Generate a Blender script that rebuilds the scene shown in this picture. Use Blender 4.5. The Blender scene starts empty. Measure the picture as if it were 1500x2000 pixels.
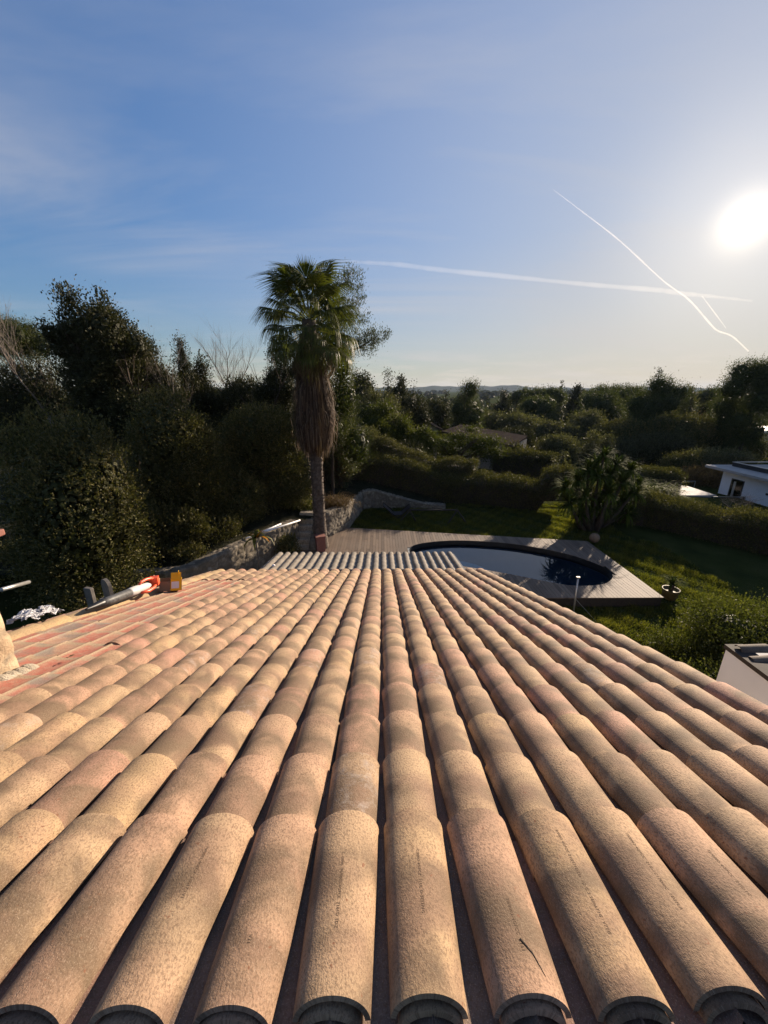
import bpy, math, random
import numpy as np
from mathutils import Vector, Matrix
R = math.radians
scene = bpy.context.scene
COL = scene.collection
rng = np.random.default_rng(7)
random.seed(7)

# ------------------------------------------------------------------ camera
PITCH, YAW, CAMZ, F = R(17.7), R(0.38), 7.0, 750.0
cam_d = bpy.data.cameras.new('camera'); cam = bpy.data.objects.new('camera', cam_d); COL.objects.link(cam)
cam.location = (0, 0, CAMZ); cam.rotation_euler = (R(90) - PITCH, 0, -YAW)
cam_d.sensor_fit = 'HORIZONTAL'; cam_d.sensor_width = 36; cam_d.lens = 18.0
cam_d.clip_start = 0.02; cam_d.clip_end = 60000
scene.camera = cam

# ------------------------------------------------------------------ light
SUN_EL, SUN_AZ = R(15.4), R(39.0)      # azimuth from +Y towards +X
sdir = Vector((math.cos(SUN_EL) * math.sin(SUN_AZ), math.cos(SUN_EL) * math.cos(SUN_AZ), math.sin(SUN_EL)))
sun_d = bpy.data.lights.new('sun', 'SUN'); sun_d.energy = 5.0; sun_d.angle = R(0.6); sun_d.color = (1.0, 0.82, 0.63)
sun = bpy.data.objects.new('sun', sun_d); COL.objects.link(sun)
sun.rotation_euler = sdir.to_track_quat('Z', 'Y').to_euler(); sun.location = (20, 25, 30)

world = bpy.data.worlds.new('World'); scene.world = world; world.use_nodes = True
nt = world.node_tree; nt.nodes.clear()
def N(tree, typ, **kw):
    n = tree.nodes.new(typ)
    for k, v in kw.items():
        if k in ('operation', 'blend_type', 'data_type', 'noise_dimensions', 'feature', 'sky_type', 'attribute_name', 'distance'): setattr(n, k, v)
        else: n.inputs[k].default_value = v
    return n
def L(tree, a, b): tree.links.new(a, b)
def mathn(t, op, a, b=None, clamp=False):
    n = t.nodes.new('ShaderNodeMath'); n.operation = op; n.use_clamp = clamp
    for i, v in enumerate((a, b)):
        if v is None: continue
        if isinstance(v, (int, float)): n.inputs[i].default_value = v
        else: t.links.new(v, n.inputs[i])
    return n.outputs[0]
def mixc(t, fac, a, b, blend='MIX'):
    n = t.nodes.new('ShaderNodeMix'); n.data_type = 'RGBA'; n.blend_type = blend
    for idx, v in ((0, fac), (6, a), (7, b)):
        if isinstance(v, (int, float)): n.inputs[idx].default_value = v
        elif isinstance(v, tuple): n.inputs[idx].default_value = (*v[:3], 1)
        else: t.links.new(v, n.inputs[idx])
    return n.outputs[2]
def ramp(t, fac, stops):
    n = t.nodes.new('ShaderNodeValToRGB'); e = n.color_ramp.elements
    while len(e) < len(stops): e.new(0.5)
    for q, (p, c) in zip(e, stops):
        q.position = p; q.color = (*c, 1) if isinstance(c, tuple) else (c, c, c, 1)
    t.links.new(fac, n.inputs[0]); return n.outputs[0]
sky = nt.nodes.new('ShaderNodeTexSky'); sky.sky_type = 'NISHITA'; sky.sun_disc = False
sky.sun_elevation = SUN_EL; sky.sun_rotation = SUN_AZ; sky.air_density = 1.0; sky.dust_density = 0.25; sky.ozone_density = 2.0
tc = nt.nodes.new('ShaderNodeTexCoord'); gen = tc.outputs['Generated']
sep = nt.nodes.new('ShaderNodeSeparateXYZ'); L(nt, gen, sep.inputs[0])
zz = mathn(nt, 'ADD', mathn(nt, 'MAXIMUM', sep.outputs[2], 0.0), 0.12)
cx_, cy_ = mathn(nt, 'DIVIDE', sep.outputs[0], zz), mathn(nt, 'DIVIDE', sep.outputs[1], zz)
comb = nt.nodes.new('ShaderNodeCombineXYZ'); L(nt, cx_, comb.inputs[0]); L(nt, cy_, comb.inputs[1])
mp = nt.nodes.new('ShaderNodeMapping'); L(nt, comb.outputs[0], mp.inputs[0]); mp.inputs['Rotation'].default_value = (0, 0, R(35)); mp.inputs['Scale'].default_value = (0.32, 1.0, 1)
n1 = N(nt, 'ShaderNodeTexNoise', **{'Scale': 1.1, 'Detail': 7.0, 'Roughness': 0.58, 'Distortion': 0.9}); L(nt, mp.outputs[0], n1.inputs['Vector'])
n2 = N(nt, 'ShaderNodeTexNoise', **{'Scale': 0.55, 'Detail': 2.0}); L(nt, comb.outputs[0], n2.inputs['Vector'])
cir = mathn(nt, 'MULTIPLY', ramp(nt, n1.outputs[0], [(0.44, 0.0), (0.66, 1.0)]), ramp(nt, n2.outputs[0], [(0.34, 0.1), (0.58, 1.0)]))
dotn = nt.nodes.new('ShaderNodeVectorMath'); dotn.operation = 'DOT_PRODUCT'
nrm = nt.nodes.new('ShaderNodeVectorMath'); nrm.operation = 'NORMALIZE'; L(nt, gen, nrm.inputs[0])
L(nt, nrm.outputs[0], dotn.inputs[0]); dotn.inputs[1].default_value = sdir
dt = mathn(nt, 'MAXIMUM', dotn.outputs['Value'], 0.0)
SKY_GAIN = 0.072
hsv = nt.nodes.new('ShaderNodeHueSaturation'); L(nt, sky.outputs[0], hsv.inputs['Color']); hsv.inputs['Saturation'].default_value = 1.16
bw = nt.nodes.new('ShaderNodeRGBToBW'); L(nt, hsv.outputs[0], bw.inputs[0])
comp = mathn(nt, 'DIVIDE', 1.0, mathn(nt, 'ADD', 1.0, mathn(nt, 'DIVIDE', bw.outputs[0], 3.7)))   # compresses the sky's brightness, most where it is brightest
sc0 = nt.nodes.new('ShaderNodeVectorMath'); sc0.operation = 'SCALE'; L(nt, hsv.outputs[0], sc0.inputs[0]); L(nt, comp, sc0.inputs['Scale'])
skyc = mixc(nt, 1.0, sc0.outputs[0], (0.97, 1.07, 1.30), 'MULTIPLY')
# the sky's brightness range is compressed near the sun: broad whitish glow mixed into the sky round the sun
veil = mathn(nt, 'MULTIPLY', mathn(nt, 'POWER', dt, 3.2), 0.52)
c1 = mixc(nt, veil, skyc, (4.0, 4.1, 4.3))
c1 = mixc(nt, mathn(nt, 'MULTIPLY', cir, 0.48), c1, (3.6, 3.55, 3.7))
c1 = mixc(nt, mathn(nt, 'MULTIPLY', mathn(nt, 'MULTIPLY', ramp(nt, sep.outputs[2], [(0.0, 1.0), (0.08, 0.75), (0.30, 0.0)]), mathn(nt, 'POWER', dt, 2.0)), 0.5), c1, (4.7, 4.15, 3.5))
# low bank of small clouds above the horizon
hz = N(nt, 'ShaderNodeTexNoise', **{'Scale': 9.0, 'Detail': 5.0}); mph = nt.nodes.new('ShaderNodeMapping'); L(nt, gen, mph.inputs[0]); mph.inputs['Scale'].default_value = (1.2, 1.2, 9.0); L(nt, mph.outputs[0], hz.inputs['Vector'])
low = mathn(nt, 'MULTIPLY', ramp(nt, hz.outputs[0], [(0.50, 0.0), (0.62, 1.0)]), ramp(nt, sep.outputs[2], [(0.0, 1.0), (0.035, 0.8), (0.09, 0.0)]))
c1 = mixc(nt, mathn(nt, 'MULTIPLY', low, 0.35), c1, (5.0, 4.4, 4.0))
g1 = mathn(nt, 'MULTIPLY', mathn(nt, 'POWER', dt, 80.0), 1.7)
g2 = mathn(nt, 'MULTIPLY', mathn(nt, 'POWER', dt, 9000.0), 30.0)
glow = mathn(nt, 'ADD', mathn(nt, 'ADD', g1, g2), mathn(nt, 'MULTIPLY', mathn(nt, 'POWER', dt, 1500.0), 4.0))
gc = nt.nodes.new('ShaderNodeVectorMath'); gc.operation = 'SCALE'; gc.inputs[0].default_value = (1.0, 0.84, 0.62); L(nt, glow, gc.inputs['Scale'])
c2 = mixc(nt, 1.0, c1, gc.outputs[0], 'ADD')
bg = nt.nodes.new('ShaderNodeBackground'); L(nt, c2, bg.inputs[0]); bg.inputs[1].default_value = SKY_GAIN
wo = nt.nodes.new('ShaderNodeOutputWorld'); L(nt, bg.outputs[0], wo.inputs[0])

scene.view_settings.view_transform = 'Standard'; scene.view_settings.look = 'None'
scene.view_settings.exposure = 1.2; scene.view_settings.gamma = 1; scene.view_settings.use_curve_mapping = False

# ------------------------------------------------------------------ helpers
cF = Vector((math.sin(YAW) * math.cos(PITCH), math.cos(YAW) * math.cos(PITCH), -math.sin(PITCH)))
cR = Vector((math.cos(YAW), -math.sin(YAW), 0)); cU = cR.cross(cF)
def ray(px, py): return cF + cR * ((px - 750) / F) - cU * ((py - 1000) / F)
def atY(px, py, Y):
    d = ray(px, py); return Vector((0, 0, CAMZ)) + d * (Y / d.y)
def atZ(px, py, Z):
    d = ray(px, py); return Vector((0, 0, CAMZ)) + d * ((Z - CAMZ) / d.z)
def tag(o, label=None, cat=None, group=None, kind=None):
    if label: o['label'] = label
    if cat: o['category'] = cat
    if group: o['group'] = group
    if kind: o['kind'] = kind
    return o
def empty(name, loc=(0, 0, 0), rz=0, parent=None):
    o = bpy.data.objects.new(name, None); o.location = loc; o.rotation_euler = (0, 0, rz); o.empty_display_size = 0.2
    if parent: o.parent = parent
    COL.objects.link(o); return o
def build(name, V, F_, mat, parent=None, smooth=False, attrs=None):
    """V (N,3) array, F_ (M,k) array or list of arrays with k=3/4"""
    V = np.asarray(V, dtype=np.float32)
    if not isinstance(F_, list): F_ = [F_]
    F_ = [np.asarray(f, dtype=np.int32) for f in F_ if len(f)]
    me = bpy.data.meshes.new(name)
    me.vertices.add(len(V)); me.vertices.foreach_set('co', V.ravel())
    nl = sum(f.size for f in F_); nf = sum(len(f) for f in F_)
    me.loops.add(nl); me.polygons.add(nf)
    me.loops.foreach_set('vertex_index', np.concatenate([f.ravel() for f in F_]))
    tot = np.concatenate([np.full(len(f), f.shape[1], np.int32) for f in F_])
    st = np.concatenate([[0], np.cumsum(tot)[:-1]]).astype(np.int32)
    me.polygons.foreach_set('loop_start', st)
    try: me.polygons.foreach_set('loop_total', tot)
    except Exception: pass
    me.polygons.foreach_set('use_smooth', np.full(nf, bool(smooth)))
    for k, (typ, dom, arr) in (attrs or {}).items():
        a = me.attributes.new(k, typ, dom)
        a.data.foreach_set('vector' if typ == 'FLOAT_VECTOR' else 'value', np.asarray(arr, np.float32).ravel())
    me.update(calc_edges=True); me.validate()
    if mat: me.materials.append(mat)
    o = bpy.data.objects.new(name, me)
    if parent: o.parent = parent
    COL.objects.link(o); return o
class MB:
    """collects shapes into one mesh"""
    def __init__(s): s.V = []; s.F = []; s.n = 0; s.T = []
    def add(s, V, Fq):
        V = np.asarray(V, float); s.V.append(V)
        for f in (Fq if isinstance(Fq, list) and isinstance(Fq[0], np.ndarray) else [Fq]):
            f = np.asarray(f, np.int32) + s.n
            (s.F if f.shape[1] == 4 else s.T).append(f)
        s.n += len(V)
    def box(s, c, sz, rz=0, M=None, taper=1.0):
        h = np.array(sz) / 2
        v = np.array([[x, y, z] for z in (-1, 1) for x, y in ((-1, -1), (1, -1), (1, 1), (-1, 1))], float) * h
        v[4:, :2] *= taper
        if M is not None: v = v @ np.array(M.to_3x3()).T
        if rz: v = v @ np.array(Matrix.Rotation(rz, 3, 'Z')).T
        s.add(v + np.array(c), [[0, 3, 2, 1], [4, 5, 6, 7], [0, 1, 5, 4], [1, 2, 6, 5], [2, 3, 7, 6], [3, 0, 4, 7]])
    def tube(s, pts, rad, k=8, cap=True):
        pts = [Vector(p) for p in pts]; n = len(pts)
        if isinstance(rad, (int, float)): rad = [rad] * n
        ref = Vector((0.3, 0.2, 1)); V = []
        for i, p in enumerate(pts):
            t = (pts[min(i + 1, n - 1)] - pts[max(i - 1, 0)]); t = t.normalized() if t.length > 1e-9 else Vector((0, 0, 1))
            a = t.cross(ref); a = a if a.length > 0.05 else t.cross(Vector((1, 0, 0))); a.normalize(); b = t.cross(a)
            for j in range(k):
                w = 2 * math.pi * j / k; V.append(p + (a * math.cos(w) + b * math.sin(w)) * rad[i])
        Fq = [[i * k + j, i * k + (j + 1) % k, (i + 1) * k + (j + 1) % k, (i + 1) * k + j] for i in range(n - 1) for j in range(k)]
        T = []
        if cap:
            V.append(pts[0]); V.append(pts[-1]); c0, c1 = n * k, n * k + 1
            T = [[c0, (j + 1) % k, j] for j in range(k)] + [[c1, (n - 1) * k + j, (n - 1) * k + (j + 1) % k] for j in range(k)]
        s.add([tuple(v) for v in V], [np.array(Fq)] + ([np.array(T)] if T else []))
    def lathe(s, prof, c=(0, 0, 0), k=20):
        V = [[r * math.cos(2 * math.pi * j / k), r * math.sin(2 * math.pi * j / k), z] for r, z in prof for j in range(k)]
        Fq = [[i * k + j, i * k + (j + 1) % k, (i + 1) * k + (j + 1) % k, (i + 1) * k + j] for i in range(len(prof) - 1) for j in range(k)]
        s.add(np.array(V) + np.array(c), np.array(Fq))
    def out(s, name, mat, parent=None, smooth=False, attrs=None):
        F_ = []
        if s.F: F_.append(np.concatenate(s.F))
        if s.T: F_.append(np.concatenate(s.T))
        return build(name, np.concatenate(s.V), F_, mat, parent, smooth, attrs)
def bevel(o, w=0.01, seg=2):
    m = o.modifiers.new('bevel', 'BEVEL'); m.width = w; m.segments = seg; m.limit_method = 'ANGLE'; return o

# ------------------------------------------------------------------ materials
def newmat(name):
    m = bpy.data.materials.new(name); m.use_nodes = True; t = m.node_tree; t.nodes.clear()
    o = t.nodes.new('ShaderNodeOutputMaterial'); b = t.nodes.new('ShaderNodeBsdfPrincipled'); L(t, b.outputs[0], o.inputs[0])
    return m, t, b, o
def noise(t, scale, detail=4, vec=None, rough=0.55, dist=0.0):
    n = N(t, 'ShaderNodeTexNoise', **{'Scale': scale, 'Detail': detail, 'Roughness': rough, 'Distortion': dist})
    if vec is not None: L(t, vec, n.inputs['Vector'])
    return n.outputs[0]
def obj_co(t): return t.nodes.new('ShaderNodeTexCoord').outputs['Object']
def bump(t, b, h, strength=0.4, dist=0.01):
    n = t.nodes.new('ShaderNodeBump'); n.inputs['Strength'].default_value = strength; n.inputs['Distance'].default_value = dist
    L(t, h, n.inputs['Height']); L(t, n.outputs[0], b.inputs['Normal'])
def simple(name, c1, c2=None, scale=8, rough=0.7, bmp=0.2, bd=0.005, metal=0.0, spec=0.3):
    m, t, b, o = newmat(name); co = obj_co(t); nz = noise(t, scale, 6, co)
    c = ramp(t, nz, [(0.3, c1), (0.7, c2 or tuple(x * 0.7 for x in c1))]); L(t, c, b.inputs['Base Color'])
    b.inputs['Roughness'].default_value = rough; b.inputs['Metallic'].default_value = metal; b.inputs['Specular IOR Level'].default_value = spec
    if bmp: bump(t, b, noise(t, scale * 6, 5, co), bmp, bd)
    return m
def tile_mat(name, cols, blot, under=False, cement=False):
    m, t, b, o = newmat(name)
    ra = N(t, 'ShaderNodeAttribute', attribute_name='rnd'); uv = N(t, 'ShaderNodeAttribute', attribute_name='tuv')
    rs = t.nodes.new('ShaderNodeSeparateXYZ'); L(t, ra.outputs['Vector'], rs.inputs[0])
    sc = t.nodes.new('ShaderNodeVectorMath'); sc.operation = 'MULTIPLY_ADD'; L(t, ra.outputs['Vector'], sc.inputs[0]); sc.inputs[1].default_value = (37, 53, 71); L(t, uv.outputs['Vector'], sc.inputs[2])
    P = sc.outputs[0]; us = t.nodes.new('ShaderNodeSeparateXYZ'); L(t, uv.outputs['Vector'], us.inputs[0])
    base = ramp(t, rs.outputs[0], [(i / (len(cols) - 1), c) for i, c in enumerate(cols)])
    nb = noise(t, 5.5, 3, P, 0.5, 0.6)
    band = ramp(t, mathn(t, 'MULTIPLY', us.outputs[0], 2.0), [(0.0, 0.5), (0.36, 0.55), (0.55, 1.0), (0.78, 0.25), (1.0, 0.0)])
    c = mixc(t, ramp(t, mathn(t, 'ADD', nb, mathn(t, 'MULTIPLY', mathn(t, 'SUBTRACT', band, 0.5), 0.20 if not under else 0.0)), [(0.36, 0.0), (0.62, 0.95)]), base, blot)
    # ochre to pink drift inside one tile
    nd = noise(t, 6.5, 3, P); c = mixc(t, mathn(t, 'MULTIPLY', ramp(t, nd, [(0.45, 0.0), (0.65, 1.0)]), 0.22), c, cols[-1])
    if under:   # worn red faces between the cream overlaps
        nr = noise(t, 9, 5, P); along = mathn(t, 'ADD', us.outputs[0], mathn(t, 'MULTIPLY', mathn(t, 'SUBTRACT', nr, 0.5), 0.16))
        m1 = ramp(t, mathn(t, 'MULTIPLY', along, 2.0), [(0.26, 0.0), (0.36, 1.0), (0.84, 1.0), (0.94, 0.0)])
        red = mixc(t, ramp(t, noise(t, 28, 5, P), [(0.4, 0.0), (0.62, 0.7)]), (0.60, 0.17, 0.12), (0.62, 0.34, 0.24))
        v2 = mathn(t, 'MULTIPLY', us.outputs[1], us.outputs[1]); inn = ramp(t, mathn(t, 'MULTIPLY', v2, 140.0), [(0.4, 1.0), (0.95, 0.0)])
        amt = mathn(t, 'MULTIPLY', mathn(t, 'MULTIPLY', m1, inn), ramp(t, rs.outputs[2], [(0.05, 0.3), (0.5, 0.95)]))
        c = mixc(t, amt, c, red)
        c = mixc(t, ramp(t, noise(t, 2.3, 4, P), [(0.55, 0.0), (0.64, 0.8)]), c, (0.27, 0.26, 0.23))
    # granular skin : elongated pits and dark specks
    mpn = t.nodes.new('ShaderNodeMapping'); L(t, P, mpn.inputs[0]); mpn.inputs['Scale'].default_value = (0.6, 1.0, 1.0)
    g = noise(t, 520, 2, mpn.outputs[0], 0.6); g2 = noise(t, 210, 4, mpn.outputs[0], 0.6)
    c = mixc(t, ramp(t, g2, [(0.37, 0.62), (0.53, 0.0)]), c, (0.20, 0.125, 0.075))
    c = mixc(t, ramp(t, g, [(0.56, 0.0), (0.72, 0.55)]), c, (0.72, 0.55, 0.40))
    sp = noise(t, 60, 2, P); c = mixc(t, ramp(t, sp, [(0.70, 0.0), (0.75, 0.8)]), c, (0.30, 0.13, 0.07))
    # whitish efflorescence on some tiles
    wf = mathn(t, 'MULTIPLY', ramp(t, rs.outputs[1], [(0.93, 0.0), (0.97, 1.0)]), ramp(t, noise(t, 16, 8, P, 0.8), [(0.50, 0.0), (0.66, 0.5)]))
    c = mixc(t, wf, c, (0.66, 0.60, 0.56))
    c = mixc(t, 1.0, c, (0.60, 0.59, 0.575), 'MULTIPLY')
    L(t, c, b.inputs['Base Color']); b.inputs['Roughness'].default_value = 0.82; b.inputs['Specular IOR Level'].default_value = 0.25
    hh = mathn(t, 'ADD', mathn(t, 'MULTIPLY', g2, 1.0), mathn(t, 'MULTIPLY', g, 0.45)); bump(t, b, hh, 0.55, 0.0035)
    return m
M = {}
M['tile'] = tile_mat('terracotta_tile', [(0.70, 0.48, 0.26), (0.66, 0.46, 0.28), (0.70, 0.49, 0.29), (0.66, 0.45, 0.28), (0.68, 0.43, 0.28), (0.66, 0.36, 0.26)], (0.23, 0.16, 0.10))
M['verge'] = tile_mat('cream_tile', [(0.72, 0.50, 0.25), (0.68, 0.48, 0.27)], (0.50, 0.36, 0.2))
M['under'] = tile_mat('channel_tile', [(0.62, 0.47, 0.31), (0.58, 0.42, 0.28), (0.60, 0.45, 0.30)], (0.50, 0.37, 0.24), under=True)
M['chan'] = tile_mat('shaded_channel_tile', [(0.32, 0.22, 0.17), (0.40, 0.20, 0.14), (0.28, 0.21, 0.17)], (0.18, 0.13, 0.11))  # shade between the cover rows is put into this darker channel colour
M['greytile'] = tile_mat('grey_tile', [(0.40, 0.36, 0.30), (0.36, 0.33, 0.28), (0.44, 0.40, 0.33)], (0.24, 0.22, 0.19))
M['annextile'] = tile_mat('dark_weathered_tile', [(0.16, 0.14, 0.12), (0.20, 0.17, 0.14)], (0.09, 0.08, 0.07))
M['void'] = simple('dark_void', (0.03, 0.028, 0.026), rough=0.95)  # near-black colour standing for the unlit hollow below the tiles
M['stucco'] = simple('stucco', (0.55, 0.45, 0.34), (0.48, 0.38, 0.28), 3, 0.9)
M['zinc'] = simple('zinc', (0.20, 0.20, 0.20), (0.13, 0.13, 0.13), 10, 0.5, 0.1, metal=0.5)
M['imprint'] = simple('imprint', (0.17, 0.11, 0.068), rough=0.9, bmp=0)
M['mortar'] = simple('mortar', (0.46, 0.40, 0.31), (0.22, 0.18, 0.13), 14, 0.95, 0.9, 0.02)
def leaf_mat(name, c1, c2, c3, trans=0.15, rough=0.65, spec=0.12):
    c1, c2, c3 = [(q[0] * 1.3, q[1] * 1.12, q[2] * .95) for q in (c1, c2, c3)]
    m, t, b, o = newmat(name); a = N(t, 'ShaderNodeAttribute', attribute_name='lr')
    c = ramp(t, a.outputs['Fac'], [(0.0, c1), (0.55, c2), (1.0, c3)])
    L(t, c, b.inputs['Base Color']); b.inputs['Roughness'].default_value = rough; b.inputs['Specular IOR Level'].default_value = spec
    tr = t.nodes.new('ShaderNodeBsdfTranslucent'); br = mixc(t, 1.0, c, (1.5, 1.7, 0.7), 'MULTIPLY'); L(t, br, tr.inputs[0])
    mx = t.nodes.new('ShaderNodeMixShader'); mx.inputs[0].default_value = trans
    L(t, b.outputs[0], mx.inputs[1]); L(t, tr.outputs[0], mx.inputs[2]); L(t, mx.outputs[0], o.inputs[0])
    return m
M['laurel'] = leaf_mat('laurel_leaf', (0.028, 0.034, 0.013), (0.060, 0.064, 0.026), (0.13, 0.12, 0.055))
M['oak'] = leaf_mat('oak_leaf', (0.018, 0.022, 0.010), (0.035, 0.040, 0.020), (0.065, 0.068, 0.035), 0.1)
M['green'] = leaf_mat('green_leaf', (0.022, 0.032, 0.009), (0.045, 0.057, 0.017), (0.085, 0.095, 0.028), 0.28)
M['olive'] = leaf_mat('olive_leaf', (0.035, 0.042, 0.022), (0.065, 0.070, 0.042), (0.11, 0.115, 0.075), 0.2)
M['pine'] = leaf_mat('pine_needle', (0.020, 0.030, 0.012), (0.040, 0.052, 0.020), (0.075, 0.088, 0.035), 0.2)
M['brown'] = leaf_mat('dry_leaf', (0.05, 0.035, 0.02), (0.09, 0.065, 0.035), (0.15, 0.11, 0.06), 0.2)
M['skirt'] = leaf_mat('dead_frond', (0.030, 0.021, 0.016), (0.075, 0.053, 0.040), (0.15, 0.115, 0.085), 0.12, 0.8, 0.15)
M['frond'] = leaf_mat('palm_frond', (0.030, 0.045, 0.012), (0.045, 0.058, 0.018), (0.085, 0.095, 0.03), 0.25, 0.5)
M['yucca'] = leaf_mat('yucca_leaf', (0.022, 0.034, 0.009), (0.040, 0.060, 0.013), (0.065, 0.09, 0.02), 0.1, 0.9, 0.02)
M['tuft'] = leaf_mat('tuft_blade', (0.03, 0.045, 0.008), (0.06, 0.08, 0.012), (0.10, 0.12, 0.02), 0.25, 0.8, 0.03)
M['grass'] = leaf_mat('grass_blade', (0.032, 0.044, 0.010), (0.065, 0.075, 0.018), (0.13, 0.13, 0.035), 0.4, 0.6, 0.2)
M['bark'] = simple('bark', (0.09, 0.065, 0.045), (0.045, 0.033, 0.024), 12, 0.9, 0.8, 0.02)
M['palmbark'] = simple('palm_bark', (0.15, 0.115, 0.09), (0.055, 0.04, 0.03), 9, 0.9, 0.8, 0.02)
M['twig'] = simple('twig', (0.20, 0.165, 0.135), (0.11, 0.09, 0.07), 9, 0.9, 0)
def ground_mat():
    m, t, b, o = newmat('ground_grass'); co = obj_co(t)
    a = noise(t, 0.7, 6, co); c = ramp(t, a, [(0.3, (0.028, 0.035, 0.011)), (0.5, (0.045, 0.055, 0.016)), (0.7, (0.065, 0.065, 0.024))])
    c = mixc(t, ramp(t, noise(t, 30, 4, co), [(0.4, 0.0), (0.65, 0.6)]), c, (0.03, 0.035, 0.012))
    L(t, c, b.inputs['Base Color']); b.inputs['Roughness'].default_value = 1.0; b.inputs['Specular IOR Level'].default_value = 0.0
    bump(t, b, noise(t, 22, 6, co), 0.9, 0.08); return m
M['ground'] = ground_mat()
M['litter'] = simple('leaf_litter', (0.035, 0.032, 0.018), (0.016, 0.018, 0.009), 3, 0.95, 0.9, 0.05, spec=0.05)
M['hill'] = simple('hill_scrub', (0.045, 0.055, 0.035), (0.07, 0.075, 0.055), 0.01, 1.0, 0.0, spec=0.0)
def stone_mat(name, c1, c2, c3):
    m, t, b, o = newmat(name); a = N(t, 'ShaderNodeAttribute', attribute_name='sid'); j = N(t, 'ShaderNodeAttribute', attribute_name='joint'); co = obj_co(t)
    c = ramp(t, a.outputs['Fac'], [(0.0, c1), (0.5, c2), (1.0, c3)])
    c = mixc(t, ramp(t, noise(t, 9, 6, co), [(0.4, 0.0), (0.65, 0.55)]), c, tuple(x * 0.45 for x in c1))
    c = mixc(t, j.outputs['Fac'], c, (0.13, 0.11, 0.085))
    L(t, c, b.inputs['Base Color']); b.inputs['Roughness'].default_value = 0.9; b.inputs['Specular IOR Level'].default_value = 0.2
    bump(t, b, noise(t, 40, 6, co), 0.8, 0.02); return m
M['stone'] = stone_mat('limestone', (0.14, 0.12, 0.09), (0.20, 0.17, 0.13), (0.29, 0.25, 0.19))
M['chimstone'] = stone_mat('chimney_stone', (0.34, 0.22, 0.13), (0.46, 0.36, 0.24), (0.72, 0.66, 0.56))
def deck_mat():
    m, t, b, o = newmat('weathered_deck'); a = N(t, 'ShaderNodeAttribute', attribute_name='sid'); co = obj_co(t)
    mp_ = t.nodes.new('ShaderNodeMapping'); L(t, co, mp_.inputs[0]); mp_.inputs['Scale'].default_value = (22, 1.2, 1)
    c = ramp(t, a.outputs['Fac'], [(0.0, (0.095, 0.062, 0.039)), (0.5, (0.15, 0.10, 0.066)), (1.0, (0.205, 0.142, 0.092))])
    g = noise(t, 3, 6, mp_.outputs[0], 0.6); c = mixc(t, ramp(t, g, [(0.4, 0.0), (0.7, 0.55)]), c, (0.075, 0.056, 0.042))
    c = mixc(t, ramp(t, noise(t, 0.8, 5, co), [(0.45, 0.0), (0.7, 0.4)]), c, (0.20, 0.155, 0.115))
    L(t, c, b.inputs['Base Color']); b.inputs['Roughness'].default_value = 0.75; bump(t, b, g, 0.15, 0.003); return m
M['deck'] = deck_mat()
M['liner'] = simple('pool_liner', (0.13, 0.19, 0.28), (0.12, 0.175, 0.26), 3, 0.5, 0)
M['pstep'] = simple('pool_step', (0.36, 0.66, 0.72), (0.33, 0.62, 0.68), 3, 0.6, 0)
M['white'] = simple('white_render', (0.74, 0.75, 0.78), (0.66, 0.67, 0.70), 2, 0.85, 0.1)
M['whitepaint'] = simple('white_paint', (0.80, 0.80, 0.80), (0.74, 0.74, 0.74), 4, 0.45, 0)
M['dark'] = simple('dark_metal', (0.035, 0.032, 0.032), (0.025, 0.024, 0.024), 6, 0.5, 0.1)
M['darkwood'] = simple('dark_wood', (0.05, 0.04, 0.032), (0.03, 0.024, 0.02), 12, 0.8, 0.3)
M['greywood'] = simple('grey_wood', (0.17, 0.15, 0.13), (0.10, 0.09, 0.08), 12, 0.85, 0.4)
M['steel'] = simple('galvanised', (0.45, 0.44, 0.42), (0.35, 0.34, 0.33), 10, 0.4, 0, metal=0.7)
M['orange'] = simple('orange_plastic', (0.75, 0.10, 0.035), (0.65, 0.085, 0.03), 5, 0.4, 0, spec=0.5)
M['lightplastic'] = simple('light_plastic', (0.55, 0.53, 0.50), (0.48, 0.46, 0.44), 5, 0.45, 0, spec=0.5)
M['greyplastic'] = simple('grey_plastic', (0.10, 0.10, 0.10), (0.03, 0.03, 0.03), 26, 0.5, 0.2)
M['black'] = simple('black_plastic', (0.012, 0.012, 0.013), rough=0.4, bmp=0)
M['yellow'] = simple('yellow_card', (0.85, 0.45, 0.01), (0.80, 0.41, 0.01), 6, 0.5, 0)
M['kraft'] = simple('kraft_card', (0.22, 0.15, 0.09), (0.17, 0.11, 0.07), 8, 0.85, 0)
M['paper'] = simple('paper_label', (0.75, 0.70, 0.68), (0.70, 0.66, 0.64), 8, 0.7, 0)
M['sheet'] = simple('plastic_sheet', (0.55, 0.55, 0.57), (0.30, 0.30, 0.32), 16, 0.25, 0.6, 0.02, spec=0.6)
M['terra'] = simple('terracotta', (0.26, 0.11, 0.08), (0.20, 0.08, 0.06), 8, 0.8, 0.2)
M['pot'] = simple('glazed_pot', (0.14, 0.10, 0.035), (0.10, 0.07, 0.03), 10, 0.6, 0.2)
M['ball'] = simple('ball_clay', (0.23, 0.15, 0.09), (0.17, 0.11, 0.07), 10, 0.7, 0.2)
M['farwall'] = simple('far_wall', (0.27, 0.24, 0.21), (0.22, 0.20, 0.17), 1, 0.9, 0)
M['farroof'] = simple('far_roof', (0.07, 0.056, 0.046), (0.045, 0.036, 0.03), 2, 1.0, 0.3, 0.05, spec=0.0)
M['flower'] = leaf_mat('orange_leaf', (0.35, 0.12, 0.01), (0.5, 0.25, 0.02), (0.55, 0.42, 0.03), 0.4)
M['paving'] = simple('paving', (0.34, 0.32, 0.30), (0.28, 0.26, 0.25), 2, 0.8, 0.1)
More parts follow.
